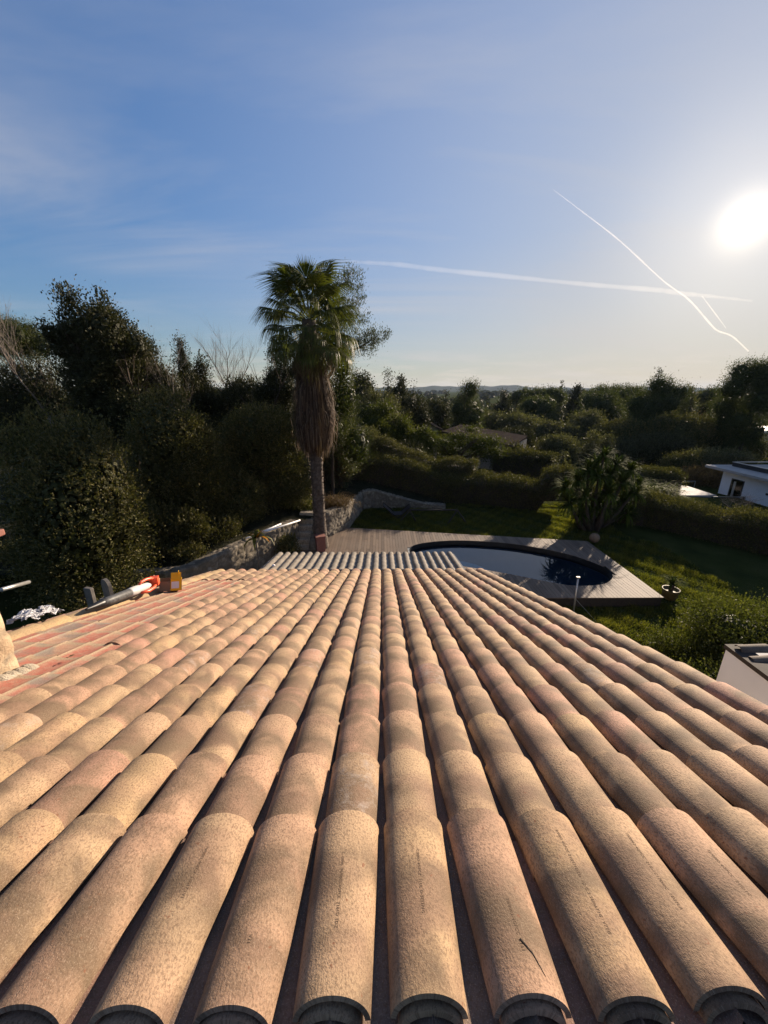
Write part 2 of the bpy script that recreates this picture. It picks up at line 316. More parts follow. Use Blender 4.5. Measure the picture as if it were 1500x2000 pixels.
def glass_mat(name, tint, fac=0.25, rough=0.02, ior=1.4):
    m, t, b, o = newmat(name); tr = t.nodes.new('ShaderNodeBsdfTransparent'); tr.inputs[0].default_value = (*tint, 1)
    g = t.nodes.new('ShaderNodeBsdfGlossy'); g.inputs['Roughness'].default_value = rough
    fr = t.nodes.new('ShaderNodeFresnel'); fr.inputs[0].default_value = ior
    mx = t.nodes.new('ShaderNodeMixShader'); L(t, fr.outputs[0], mx.inputs[0]); L(t, tr.outputs[0], mx.inputs[1]); L(t, g.outputs[0], mx.inputs[2]); L(t, mx.outputs[0], o.inputs[0])
    return m, t, mx, g, tr
M['glass'] = glass_mat('clear_glass', (0.75, 0.80, 0.80))[0]
mw, tw, mxw, gw, trw = glass_mat('pool_water', (0.62, 0.78, 0.84), rough=0.015, ior=1.8); M['water'] = mw
_co = obj_co(tw); _b = tw.nodes.new('ShaderNodeBump'); _b.inputs['Strength'].default_value = 0.03; _b.inputs['Distance'].default_value = 0.02
L(tw, noise(tw, 1.6, 3, _co), _b.inputs['Height']); L(tw, _b.outputs[0], gw.inputs['Normal'])

# ------------------------------------------------------------------ ground
WALL = np.array([(-60, 11.2), (-14, 11.5), (-9.2, 11.7), (-6.75, 11.8), (-5.3, 14.9), (-4.0, 16.9), (-3.2, 17.7), (-2.75, 18.0), (-1.95, 19.6), (-1.35, 22.9), (0.4, 23.5), (3.9, 23.2), (3.9, 60)], float)
def dist_wall(x, y):
    """signed distance to wall line; positive = terrace side"""
    P = np.stack([x, y], -1); best = np.full(x.shape, 1e9); sg = np.ones(x.shape)
    for a, b in zip(WALL[:-1], WALL[1:]):
        ab = b - a; t = np.clip(((P - a) @ ab) / (ab @ ab), 0, 1); d = np.linalg.norm(P - (a + t[..., None] * ab), axis=-1)
        s = ab[0] * (P[..., 1] - a[1]) - ab[1] * (P[..., 0] - a[0]); m = d < best - 1e-9
        best = np.where(m, d, best); sg = np.where(m, np.sign(s), sg)
    return best * sg
def low_z(x, y):
    z = -0.38 + 0.26 * np.clip((y - 12) / 6, 0, 1)
    d = np.clip(y - 28, 0, None); z = z - 0.055 * np.clip(d, 0, 90) - np.clip(x - 13, 0, 20) * 0.055 * np.clip((y - 14) / 6, 0, 1)
    z = z + 0.09 * np.clip(-x - 8, 0, 40) * np.clip((y - 24) / 10, 0, 1)
    return z
def terr_z(x, y):
    d = dist_wall(x, y); h = 1.12 * np.clip((3.9 - x) / 5.2, 0, 1) ** np.where(y > 22, 1.0, 0.0)
    return np.maximum(h + 0.10 * np.clip(d, 0, 14), low_z(x, y))
def gz(x, y):
    x, y = np.float64(x), np.float64(y)
    if dist_wall(x[None], y[None])[0] > 0 and y < 58: return float(terr_z(x[None], y[None])[0])
    return float(low_z(x, y))
def grid(xs, ys, zf, name, mat, keep=None, parent=None):
    X, Y = np.meshgrid(xs, ys); Z = zf(X, Y); V = np.stack([X, Y, Z], -1).reshape(-1, 3); nx = len(xs)
    i = np.arange(len(ys) - 1)[:, None] * nx + np.arange(nx - 1)[None]; Fq = np.stack([i, i + 1, i + nx + 1, i + nx], -1).reshape(-1, 4)
    if keep is not None:
        c = V[Fq].mean(1); Fq = Fq[keep(c[:, 0], c[:, 1])]
    return build(name, V, Fq, mat, parent, True)
POOLPX = [(800, 1070), (830, 1060), (900, 1055.5), (1000, 1062), (1100, 1080), (1170, 1103), (1197, 1122), (1180, 1140), (1120, 1143.5), (1060, 1134), (1000, 1122), (930, 1110), (860, 1098), (812, 1085)]
pool_c = [atZ(a, b, 0.0) for a, b in POOLPX]
def spline(pts, n=10):
    out = []; m = len(pts)
    for i in range(m):
        p0, p1, p2, p3 = [Vector(pts[(i + k - 1) % m]) for k in range(4)]
        for j in range(n):
            t = j / n; out.append(0.5 * ((2 * p1) + (p2 - p0) * t + (2 * p0 - 5 * p1 + 4 * p2 - p3) * t * t + (3 * p1 - p0 - 3 * p2 + p3) * t ** 3))
    return out
pool = np.array([(v.x, v.y) for v in spline([(p.x, p.y, 0) for p in pool_c], 12)])
pc = pool.mean(0)
def in_pool(x, y, grow=0.0):
    q = (np.stack([x, y], -1) - pc); ang = np.arctan2(q[..., 1], q[..., 0]); pa = np.arctan2(pool[:, 1] - pc[1], pool[:, 0] - pc[0]); o = np.argsort(pa)
    rr = np.interp(ang, pa[o], np.linalg.norm(pool - pc, axis=1)[o], period=2 * np.pi); return np.linalg.norm(q, axis=-1) < rr + grow
def axis(fine_a, fine_b, step, lim_a, lim_b, g=1.18):
    a = list(np.arange(fine_a, fine_b, step)); s = step
    while a[-1] < lim_b: s *= g; a.append(a[-1] + s)
    s = step; b = [fine_a]
    while b[-1] > lim_a: s *= g; b.append(b[-1] - s)
    return np.array(b[::-1][:-1] + a)
ground = grid(axis(-16, 30, 0.35, -9000, 9000), axis(-2, 34, 0.35, -60, 9500), low_z, 'ground', M['ground'],
              keep=lambda x, y: ~in_pool(x, y, 0.45)); tag(ground, kind='structure')
terrace = grid(np.arange(-34, 4.2, 0.2), np.arange(11, 48, 0.2), terr_z, 'terrace_ground', M['litter'],
               keep=lambda x, y: dist_wall(x, y) > -0.05); tag(terrace, kind='structure')
# far hills
hx = np.linspace(-3000, 3200, 260)
def hillz(X, Y):
    a = X / Y; f = 15 + 22 * np.exp(-((a - 0.31) / 0.05) ** 2) + 14 * np.exp(-((a - 0.16) / 0.09) ** 2) + 9 * np.exp(-((a - 0.22) / .03) ** 2) + 4 * np.sin(a * 60) + 2.5 * np.sin(a * 151 + 1)
    d = np.exp(-((Y - 3600) / 700.0) ** 2); return -14 + (f + 20) * d
hills = grid(hx, np.linspace(2300, 4800, 40), hillz, 'hills', M['hill']); tag(hills, kind='structure')

# ------------------------------------------------------------------ stone walls
def stone_wall(name, path, ztops, label, thick=0.4, mat='stone', cell=0.26, parent=None, zb=-0.5, group=None, lab_cat='wall', bulge=1.0):
    path = np.array(path, float); seg = np.linalg.norm(np.diff(path, axis=0), axis=1); Lc = np.concatenate([[0], np.cumsum(seg)]); T = Lc[-1]
    H = max(ztops) - zb; rg = np.random.default_rng(abs(hash(label)) % 999 if False else int(T * 1000) % 999)
    ns, nh = max(int(T / 0.045), 4), int(H / 0.045)
    res = MB(); sid_all = []; jo = []
    def pos(u): return np.stack([np.interp(u, Lc, path[:, 0]), np.interp(u, Lc, path[:, 1])], -1)
    def nor(u):
        d = pos(np.clip(u + 0.15, 0, T)) - pos(np.clip(u - 0.15, 0, T)); d /= np.linalg.norm(d, axis=-1, keepdims=True) + 1e-9; return np.stack([d[..., 1], -d[..., 0]], -1)
    us = np.linspace(0, T, ns); ztop = np.interp(us, Lc, ztops)
    # cross-section unrolled: front face up, over the top, back face down
    prof = [(+0.5, v) for v in np.linspace(0, 1, nh)] + [(o, 1.0) for o in np.linspace(0.5, -0.5, 9)[1:-1]] + [(-0.5, v) for v in np.linspace(1, 0, 6)]
    prof = np.array(prof); arc = np.concatenate([[0], np.cumsum([math.hypot((prof[i + 1, 0] - prof[i, 0]) * thick, (prof[i + 1, 1] - prof[i, 1]) * H) for i in range(len(prof) - 1)])])
    U, A = np.meshgrid(us, arc, indexing='ij'); O = np.broadcast_to(prof[:, 0], U.shape); Vv = np.broadcast_to(prof[:, 1], U.shape)
    seeds = []
    nu, na = int(T / cell) + 2, int(arc[-1] / (cell * 0.72)) + 2
    for i in range(nu):
        for k in range(na): seeds.append((i * cell + (k % 2) * cell / 2 + rg.normal(0, .2) * cell, k * cell * 0.72 + rg.normal(0, .16) * cell))
    S = np.array(seeds); pts = np.stack([U.ravel(), A.ravel() * 1.25], -1); S[:, 1] *= 1.25
    d1 = np.full(len(pts), 9.); d2 = np.full(len(pts), 9.); id1 = np.zeros(len(pts), int)
    for s0 in range(0, len(pts), 20000):
        D = np.linalg.norm(pts[s0:s0 + 20000, None] - S[None], axis=2); k2 = np.argpartition(D, 1, axis=1)[:, :2]; dd = np.take_along_axis(D, k2, 1); o = np.argsort(dd, 1)
        k2 = np.take_along_axis(k2, o, 1); dd = np.take_along_axis(dd, o, 1); d1[s0:s0 + 20000] = dd[:, 0]; d2[s0:s0 + 20000] = dd[:, 1]; id1[s0:s0 + 20000] = k2[:, 0]
    edge = np.clip((d2 - d1) / (cell * 0.28), 0, 1); bul = ((edge ** 0.5) * 0.045 + rg.normal(0, .012, len(S))[id1] * edge) * bulge
    sid = rg.random(len(S))[id1]; edge = edge.reshape(U.shape); bul = bul.reshape(U.shape)
    nn = nor(U); base = pos(U); off = O * thick
    zt = ztop[:, None]; Z = zb + (zt - zb) * Vv
    top = (Vv >= 0.999) & (np.abs(O) < 0.5)
    side = np.sign(O) * np.where(top, 0, 1)
    P = np.stack([base[..., 0] + nn[..., 0] * (off + side * bul), base[..., 1] + nn[..., 1] * (off + side * bul), Z + np.where(top, bul, 0)], -1)
    V = P.reshape(-1, 3); m_ = len(prof); i = np.arange(ns - 1)[:, None] * m_ + np.arange(m_ - 1)[None]
    Fq = np.stack([i, i + m_, i + m_ + 1, i + 1], -1).reshape(-1, 4)
    c0 = np.arange(m_ // 2); ends = []
    for e in (0, (ns - 1) * m_):
        for k in range(m_ // 2 - 0): ends.append([e + k, e + k + 1 if k + 1 < m_ else e + k, e + m_ - 2 - k, e + m_ - 1 - k])
    ends = [q for q in ends if len(set(q)) == 4]
    o = build(name, V, np.concatenate([Fq, np.array(ends, np.int32)]), M[mat], parent, True, {'sid': ('FLOAT', 'POINT', sid), 'joint': ('FLOAT', 'POINT', (1 - np.clip(edge.ravel() * 2.2, 0, 1)))})
    if parent is None: tag(o, label, lab_cat, group)
    return o
stone_wall('retaining_wall', [(-9.9, 11.6), (-9.2, 11.65), (-6.95, 11.75), (-6.6, 12.1), (-5.3, 14.85), (-4.05, 16.85)], [1.2, 1.2, 1.22, 1.22, 1.22, 1.25], 'dry stone retaining wall with white poles lying on its top, left of the palm')
stone_wall('retaining_wall', [(-3.05, 17.75), (-2.75, 18.05), (-1.95, 19.6), (-1.40, 22.7)], [1.30, 1.28, 1.15, 1.02], 'sunlit stone retaining wall between the palm trunk and the lawn corner')
stone_wall('garden_wall', [(-1.25, 23.0), (-0.5, 23.35), (0.5, 23.4), (1.6, 23.3), (2.6, 23.15), (4.0, 23.0)], [1.05, 1.02, 0.72, 0.42, 0.22, 0.12], 'low curved stone wall sloping down into the shaded lawn')
# stone steps
st = empty('stone_steps', (-3.6, 16.3, -0.1)); tag(st, 'worn stone steps climbing to the terrace beside the palm trunk', 'steps')
for k in range(6):
    b = MB(); b.box((0, 0.14 + 0.3 * k, 0.12 + 0.115 * k), (0.78, 0.34, 0.24 + 0.23 * k)); bevel(b.out('step', M['mortar'], st), 0.025, 3)
stone_wall('side_wall', [(-0.0, -0.5 + 0.4), (0.02, 1.9)], [0.5, 1.35], '', 0.22, 'stone', 0.2, None, -0.1)
_s = bpy.context.scene.objects['side_wall']; _s.parent = st; _s.location = (0.46, 0, 0)
for k_ in ('label', 'category'):
    if k_ in _s: del _s[k_]
stone_wall('tree_bed_wall', [(-6.9, 11.2), (-6.4, 11.4)], [0.2, 0.2], 'x') if False else None

# ------------------------------------------------------------------ deck and pool
dk = [atZ(690, 1031, 0), atZ(1150, 1057, 0), atZ(1292, 1167, 0)]
yf = lambda x: np.interp(x, [-3.4, dk[0].x, dk[1].x, 9.75], [17.2, dk[0].y, dk[1].y, dk[1].y])
xr = (dk[1].x + dk[2].x) / 2; ynear = dk[2].y
b = MB(); sid = []; w = 0.135; x = -4.2
rgd = np.random.default_rng(3)
ordp = pool
def pool_span(x):
    ys = []
    for a, c in zip(ordp, np.roll(ordp, -1, 0)):
        if (a[0] - x) * (c[0] - x) <= 0 and a[0] != c[0]: ys.append(a[1] + (c[1] - a[1]) * (x - a[0]) / (c[0] - a[0]))
    return (min(ys), max(ys)) if len(ys) >= 2 else None
def farlim(x):
    if x < -2.9: return 17.0 + (x + 4.2) * 0.5
    if x < dk[0].x: return float(np.interp(x, [-2.9, -2.0, dk[0].x], [17.6, 19.2, dk[0].y]))
    return float(np.interp(x, [dk[0].x, dk[1].x], [dk[0].y, dk[1].y]))
while x < xr:
    x0, x1 = x + 0.004, x + w - 0.004
    nearl = 8.0 if x < 2.2 else ynear
    if x1 > 2.2 and x1 < 5.6: nearl = 10.5
    iv = []
    s0, s1 = pool_span(x0), pool_span(x1)
    if s0 and s1:
        iv.append(((nearl, nearl), (s0[0], s1[0]))); iv.append(((s0[1], s1[1]), (farlim(x0), farlim(x1))))
    else:
        pp = s0 or s1
        if pp: iv.append(((nearl, nearl), (pp[0], pp[0]))); iv.append(((pp[1], pp[1]), (farlim(x0), farlim(x1))))
        else: iv.append(((nearl, nearl), (farlim(x0), farlim(x1))))
    for (a0, a1), (c0, c1) in iv:
        if c0 - a0 < 0.02: continue
        L_ = c0 - a0; cuts = [0.0]
        p = rgd.uniform(0.8, 3.2)
        while p < L_ - 0.4: cuts.append(p / L_); p += rgd.uniform(2.2, 3.4)
        cuts.append(1.0)
        for t0, t1 in zip(cuts[:-1], cuts[1:]):
            t1_ = t1 - (0.004 / L_ if t1 < 1 else 0); dz = rgd.normal(0, 0.0015)
            q = [(x0, a0 + (c0 - a0) * t0), (x1, a1 + (c1 - a1) * t0), (x1, a1 + (c1 - a1) * t1_), (x0, a0 + (c0 - a0) * t1_)]
            V = [(X, Y, -0.03) for X, Y in q] + [(X, Y, 0.0 + dz) for X, Y in q]
            b.add(V, [[0, 3, 2, 1], [4, 5, 6, 7], [0, 1, 5, 4], [1, 2, 6, 5], [2, 3, 7, 6], [3, 0, 4, 7]]); sid += [rgd.random()] * 8
    x += w
deck = empty('pool_deck', (3, 14, -0.1)); tag(deck, 'weathered grey timber deck laid around the oval swimming pool', 'deck')
o = b.out('boards', M['deck'], deck, False, {'sid': ('FLOAT', 'POINT', sid)}); o.location = (-3, -14, 0.1)
b = MB(); b.box((xr - 0.03, (ynear + dk[1].y) / 2, -0.22), (0.04, dk[1].y - ynear - 0.1, 0.36)); b.box(((5.6 + xr) / 2, ynear + 0.05, -0.24), (xr - 5.6 - 0.06, 0.04, 0.40))
o = b.out('fascia', M['darkwood'], deck); o.location = (-3, -14, 0.1)
poolo = empty('swimming_pool', (pc[0], pc[1], -1.6)); tag(poolo, 'oval swimming pool of dark water with a turquoise shallow step', 'swimming pool')
n = len(pool); rel = pool - pc
V = [(x, y, 1.59) for x, y in rel * 0.998] + [(x, y, 0.05) for x, y in rel * 0.94] + [(0, 0, 0.0)]
Fq = [[i, (i + 1) % n, n + (i + 1) % n, n + i] for i in range(n)]; T = [[n + i, n + (i + 1) % n, 2 * n] for i in range(n)]
build('basin', V, [np.array(Fq), np.array(T)], M['liner'], poolo, True)
WL = -0.20
build('rim', [(x, y, 1.594) for x, y in rel * 0.994] + [(x, y, 1.30) for x, y in rel * 0.985], np.array([[i, (i + 1) % n, n + (i + 1) % n, n + i] for i in range(n)]), M['black'], poolo, True)
PAREA = float(np.sum(rel[:, 0] * np.roll(rel[:, 1], -1) - np.roll(rel[:, 0], -1) * rel[:, 1]))
build('water', [(x, y, 1.6 + WL) for x, y in rel * 0.988] + [(0, 0, 1.6 + WL)], np.array([([i, (i + 1) % n, n] if PAREA > 0 else [(i + 1) % n, i, n]) for i in range(n)]), M['water'], poolo)
# shallow beach / step at the near-left end
aa = np.linspace(0, 2 * np.pi, 40, endpoint=False); sc_ = np.array([2.9, 14.2]) - pc
pts_ = []
for t in aa:
    q = sc_ + np.array([1.75 * math.cos(t), 1.6 * math.sin(t)])
    for _ in range(40):
        if in_pool(np.array([q[0] + pc[0]]), np.array([q[1] + pc[1]]), -0.12)[0]: break
        q = q * 0.97
    pts_.append(q)
mm = len(pts_); V = [(q[0], q[1], 1.27) for q in pts_] + [(q[0], q[1], 0.2) for q in pts_] + [(sc_[0] * .9, sc_[1] * .8, 1.27)]
build('shallow_step', V, [np.array([[i, (i + 1) % mm, mm + (i + 1) % mm, mm + i] for i in range(mm)]), np.array([[i, (i + 1) % mm, 2 * mm] for i in range(mm)])], M['pstep'], poolo)

# ------------------------------------------------------------------ the tiled house
ALPHA = PITCH + math.atan(18 / 750.0)
PW = 0.22; NL, NR = -16, 10         # rows k+.5
nrm_ = Vector((0, math.sin(ALPHA), math.cos(ALPHA)))
house = empty('tiled_house', (-0.6, 4.2, -0.4)); tag(house, 'house with new terracotta barrel tile roof sloping away below the viewer', 'house')
def to_house(o): o.matrix_parent_inverse = Matrix.Identity(4)
roofM = Matrix.Translation(Vector((0, 0, CAMZ)) - nrm_) @ Matrix.Rotation(-ALPHA, 4, 'X')   # local: x across, y down the slope, z out
roof = bpy.data.objects.new('roof', None)
houseW = Matrix.Translation(house.location)
SE = 8.16
def arc_tile(s0, Ln, a0, a1, h0, h1, z0, z1, xc, yaw, up, rnd, na=14, nl=7, th=0.012, lift=0.0, bow=0.0):
    """one barrel tile: half width a, height h, from s0 (ridge side) to s0+Ln; up=+1 cover, -1 channel"""
    V = []; UV = []
    ph = np.linspace(-1, 1, na + 1) * math.pi / 2 * 0.94
    tt = np.linspace(0, 1, nl + 1)
    PH, TT = np.meshgrid(ph, tt, indexing='ij')
    a = a0 + (a1 - a0) * TT; h = h0 + (h1 - h0) * TT; zc = z0 + (z1 - z0) * TT + bow * np.sin(TT * math.pi)
    def surf(off):
        X = (a - off) * np.sin(PH) / math.sin(ph[-1]) ; Z = (h - off) * np.cos(PH)
        Z = Z - h if up > 0 else -(Z) + 0
        return X, Z
    res_V, res_F, res_U = [], [], []; n0 = 0
    def addg(X, Y, Z, U, Vv, flip):
        nonlocal n0
        m0, m1 = X.shape; res_V.append(np.stack([X, Y, Z], -1).reshape(-1, 3)); res_U.append(np.stack([U, Vv, np.zeros_like(U)], -1).reshape(-1, 3))
        i = np.arange(m0 - 1)[:, None] * m1 + np.arange(m1 - 1)[None] + n0; f = np.stack([i, i + 1, i + m1 + 1, i + m1], -1).reshape(-1, 4)
        res_F.append(f[:, ::-1] if flip else f); n0 += m0 * m1
    Xo, Zo = surf(0.0); Xi, Zi = surf(th)
    if up < 0: Xi, Zi = (a) * np.sin(PH) / math.sin(ph[-1]), -(h - th) * np.cos(PH)
    Y = s0 + TT * Ln; U = TT * Ln; W = PH * 0.07
    if up > 0: Zi = (h - th) * np.cos(PH) - h
    Zo = Zo + zc; Zi = Zi + zc
    addg(Xo, Y, Zo, U, W, False); addg(Xi, Y, Zi, U, W, True)
    for c, fl in ((0, False), (-1, True)):      # end rims
        addg(np.stack([Xo[:, c], Xi[:, c]], 1), np.stack([Y[:, c]] * 2, 1), np.stack([Zo[:, c], Zi[:, c]], 1), np.stack([U[:, c]] * 2, 1), np.stack([W[:, c]] * 2, 1), fl)
    for r in (0, -1):                            # long edges
        addg(np.stack([Xo[r], Xi[r]], 0), np.stack([Y[r]] * 2, 0), np.stack([Zo[r], Zi[r]], 0), np.stack([U[r]] * 2, 0), np.stack([W[r]] * 2, 0), r == 0)
    V = np.concatenate(res_V); c, s = math.cos(yaw), math.sin(yaw); y_ = V[:, 1] - (s0 + Ln)
    X2 = V[:, 0] * c - y_ * s + xc; Y2 = V[:, 0] * s + y_ * c + s0 + Ln
    V = np.stack([X2, Y2, V[:, 2]], -1)
    return V, np.concatenate(res_F), np.concatenate(res_U), np.tile(rnd, (len(V), 1))
def tile_row(name, specs, mat, parent, hi=False):
    Vs, Fs, Us, Rs = [], [], [], []; n0 = 0
    for sp in specs:
        v, f, u, r = arc_tile(**sp); Vs.append(v); Fs.append(f + n0); Us.append(u); Rs.append(r); n0 += len(v)
    return build(name, np.concatenate(Vs), np.concatenate(Fs), mat, parent, True, {'tuv': ('FLOAT_VECTOR', 'POINT', np.concatenate(Us)), 'rnd': ('FLOAT_VECTOR', 'POINT', np.concatenate(Rs))})
COL.objects.link(roof); roof.parent = house; roof.matrix_local = houseW.inverted() @ roofM
rt = np.random.default_rng(21)
EXPO, TL = 0.342, 0.50
first = 0.858
row_info = {}
for k in range(NL, NR):
    xc = (k + 0.5) * PW + rt.normal(0, 0.003)
    bare_until = None
    if -15 <= k <= -12: bare_until = 6.95 + rt.normal(0, .03)
    if k == -11: bare_until = 3.33
    s = first + rt.normal(0, 0.008); spec = []
    if k == NL: s += 0.1
    if bare_until: s = bare_until
    idx = 0
    while s < SE - 0.12:
        Ln = TL if s + TL < SE + 0.06 else SE + 0.05 - s
        if s + EXPO > SE - 0.2: Ln = SE + 0.04 - s
        wob = rt.normal(0, 0.0022)
        spec.append(dict(s0=s, Ln=Ln, a0=0.085, a1=0.1035 + rt.normal(0, .0015), h0=0.060, h1=0.076 + rt.normal(0, 0.0015), z0=-0.029 + rt.normal(0, .0015), z1=-0.001 + rt.normal(0, .0018), xc=xc + wob, yaw=rt.normal(0, 0.007), up=1,
                         rnd=rt.random(3), na=24 if s < 2 else 14, nl=8 if s < 2 else 5, bow=rt.normal(0, .0012)))
        if idx == 0 and not bare_until:
            row_info[k] = spec[-1]; q = dict(spec[-1]); q.update(Ln=.12, a0=.072, a1=.072, h0=.05, h1=.05, z0=q['z0'] - .022 + rt.normal(0, .002), z1=q['z0'] - .022, s0=q['s0'] - .012, nl=2); under = q
        elif idx == 0: under = None
        idx += 1
        s += EXPO + rt.normal(0, 0.008)
        if s > SE - 0.25: break
    tile_row('cover_tile_row', spec[::-1] + ([under] if under else []), M['verge'] if k == NL else M['tile'], roof)
for k in range(NL, NR):
    xc = k * PW; s = first - 0.02 + rt.normal(0, .006); spec = []; bare = -15 <= k <= -10
    while s < SE - 0.1:
        Ln = min(TL, SE + 0.04 - s)
        spec.append(dict(s0=s, Ln=Ln, a0=0.112, a1=0.106 if bare else 0.096, h0=0.036 if bare else 0.060, h1=0.034 if bare else 0.052, z0=-0.048 if bare else -0.055, z1=-0.034 if bare else -0.042, xc=xc + rt.normal(0, .002), yaw=rt.normal(0, 0.004), up=-1, rnd=rt.random(3), na=12, nl=4))
        s += EXPO + rt.normal(0, .006)
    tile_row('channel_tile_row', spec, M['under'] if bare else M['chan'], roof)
b = MB(); b.box(((NL + NR) / 2 * PW, (0.84 + SE) / 2 - 0.0, -0.165), ((NR - NL) * PW - 0.04, SE - 0.84, 0.05)); b.out('roof_deck', M['void'], roof)
b = MB(); b.box(((NL + NR) / 2 * PW, 0.40, -0.20), ((NR - NL) * PW - 0.04, 0.86, 0.04)); b.out('ridge_void_sheet', M['void'], roof)  # dark sheet added for the black shade under the open tile ends
# impressed marks on the nearest tiles
def imprint(k, txt, s_start, size, voff=0.0):
    sp = row_info[k]
    cu = bpy.data.curves.new('txt', 'FONT'); cu.body = txt; cu.size = size; cu.resolution_u = 2; cu.space_character = 1.15; cu.offset = 0.0001
    ob = bpy.data.objects.new('txt', cu); COL.objects.link(ob); dg = bpy.context.evaluated_depsgraph_get(); dg.update()
    me = bpy.data.meshes.new_from_object(ob.evaluated_get(dg)); bpy.data.objects.remove(ob)
    for v in me.vertices:
        s = s_start - v.co.x; t = (s - sp['s0']) / sp['Ln']; a = sp['a0'] + (sp['a1'] - sp['a0']) * t; h = sp['h0'] + (sp['h1'] - sp['h0']) * t
        X = (v.co.y - size * 0.35) + voff; X = max(min(X, a * .95), -a * .95)
        sn = X / a * math.sin(math.pi / 2 * 0.94); Z = h * math.sqrt(1 - sn * sn) - h + sp['z0'] + (sp['z1'] - sp['z0']) * t + sp['bow'] * math.sin(t * math.pi)
        y_ = s - (sp['s0'] + sp['Ln']); c_, s_ = math.cos(sp['yaw']), math.sin(sp['yaw'])
        v.co = (X * c_ - y_ * s_ + sp['xc'], X * s_ + y_ * c_ + sp['s0'] + sp['Ln'], Z + 0.0006)
    me.materials.clear(); me.materials.append(M['imprint']); o = bpy.data.objects.new('imprint', me); o.parent = roof; COL.objects.link(o)
for k, tx, s0, vo in ((-1, 'C /2000  70/0003-4GFCE  2161D 1DZ', 1.20, -0.004), (0, 'C/0003-4GFCZ  21UL D-5ELI71G', 1.21, 0.004), (1, '20/0003-4GFCC  2161', 1.06, 0.010), (2, '0/0003 4GFCC 21G171DZD  1D G.3 5EHA71G  V71G', 1.27, 0.012), (3, '73/0002-4GFCC  21G-1C17DMC  1D5FLA', 1.26, 0.014), (-3, '70/0003 4GFCZ  21G17 1V3', 1.22, 0.006), (-2, 'V71', 0.98, 0.0), (4, '72/0003 4GFCC  21G-1C', 1.20, 0.012)):
    if k in row_info: imprint(k, tx, s0, 0.0115, vo)
# twig and fallen leaf
o = None
def roofpt(x, s, z): return roofM @ Vector((x, s, z))
b = MB(); b.tube([roofpt(0.325, .93, 0.012), roofpt(0.345, .905, 0.006), roofpt(0.36, .87, -.006)], [0.003, 0.002, 0.0008], 6); tag(b.out('dry_twig', M['bark'], None, True), 'small dry twig lying on a near roof tile', 'twig')
lf = roofpt(-2.36, 2.98, -0.028)
# house body
b = MB(); xl, xr_ = NL * PW + 0.12, NR * PW - 0.10
e0, e1 = roofpt(0, 0.9, -0.19), roofpt(0, SE - 0.45, -0.19)
V = []
for X in (xl, xr_): V += [(X, e0.y, -0.4), (X, e1.y, -0.4), (X, e1.y, e1.z), (X, e0.y, e0.z)]
o = build('wall', np.array(V) - np.array(house.location), [np.array([[0, 1, 2, 3], [7, 6, 5, 4], [1, 5, 6, 2], [4, 0, 3, 7]])], M['stucco'], house)
# gutter
g = MB(); pts = []
gx0, gx1 = -2.07, 0.97
gy, gzv = SE + 0.10, -0.035
prof = [(0.065 * math.cos(t), 0.065 * math.sin(t)) for t in np.linspace(math.pi, 2 * math.pi, 12)] + [(0.058 * math.cos(t), 0.058 * math.sin(t)) for t in np.linspace(2 * math.pi, math.pi, 12)]
V = [(x, gy + p, gzv + q) for x in (gx0, gx1) for p, q in prof]; k = len(prof)
Mi = roofM; g.add([tuple(Mi @ Vector(v) - Vector(house.location)) for v in V], np.array([[i, (i + 1) % k, k + (i + 1) % k, k + i] for i in range(k)]))
gut = g.out('gutter', M['zinc'], house, True)
for x in np.arange(gx0 + .1, gx1 + .05, 0.42):
    b = MB(); b.tube([roofM @ Vector((x, gy + 0.067 * math.cos(t), gzv + 0.069 * math.sin(t) + (0.02 if t < 0 else 0))) - Vector(house.location) for t in np.linspace(math.pi, 2 * math.pi + .25, 9)], 0.006, 5)
    b.out('gutter_hook', M['zinc'], gut)
# lower porch roof
porch = bpy.data.objects.new('porch_roof', None); COL.objects.link(porch); porch.parent = house
pe = atY(541, 1078, 10.6); pb = math.atan2(0.24, 1.45)
porchM = Matrix.Translation(Vector((0, 10.6, pe.z))) @ Matrix.Rotation(-pb, 4, 'X'); porch.matrix_local = houseW.inverted() @ porchM
x0p = pe.x + 0.1
for k in range(24):
    xc = x0p + k * PW; s = -2.9; spec = []
    while s < -0.05:
        Ln = min(0.48, 0.02 - s); spec.append(dict(s0=s, Ln=Ln, a0=0.070, a1=0.082, h0=0.06, h1=0.07, z0=-0.018, z1=0.0, xc=xc + rt.normal(0, .002), yaw=rt.normal(0, .006), up=1, rnd=rt.random(3) * np.array([1, .8, 1]), na=10, nl=2)); s += 0.40
    tile_row('porch_tile_row', spec[::-1], M['greytile'], porch)
b = MB(); b.box((x0p + 11.5 * PW, -1.45, -0.10), (24 * PW + 0.05, 2.9, 0.06)); b.out('porch_deck', M['zinc'], porch)
for X in (x0p + 0.1, x0p + 11.5 * PW, x0p + 22.8 * PW):
    b = MB(); b.box((X + 0.6, 10.3 - 4.2, 1.25), (0.14, 0.14, 3.3 - 0.6 + (pe.z - 2.4))); b.out('porch_post', M['stucco'], house)
b = MB(); b.lathe([(0.0, 0), (0.03, 0.005), (0.045, 0.03), (0.035, 0.055), (0.0, 0.065)], tuple(porchM @ Vector((x0p + 1.55 * PW - 0.11, -1.55, 0.0))), 12); tag(b.out('pebble', M['paper'], None, True), 'pale pebble lying on the grey lower roof near the gutter end', 'stone')
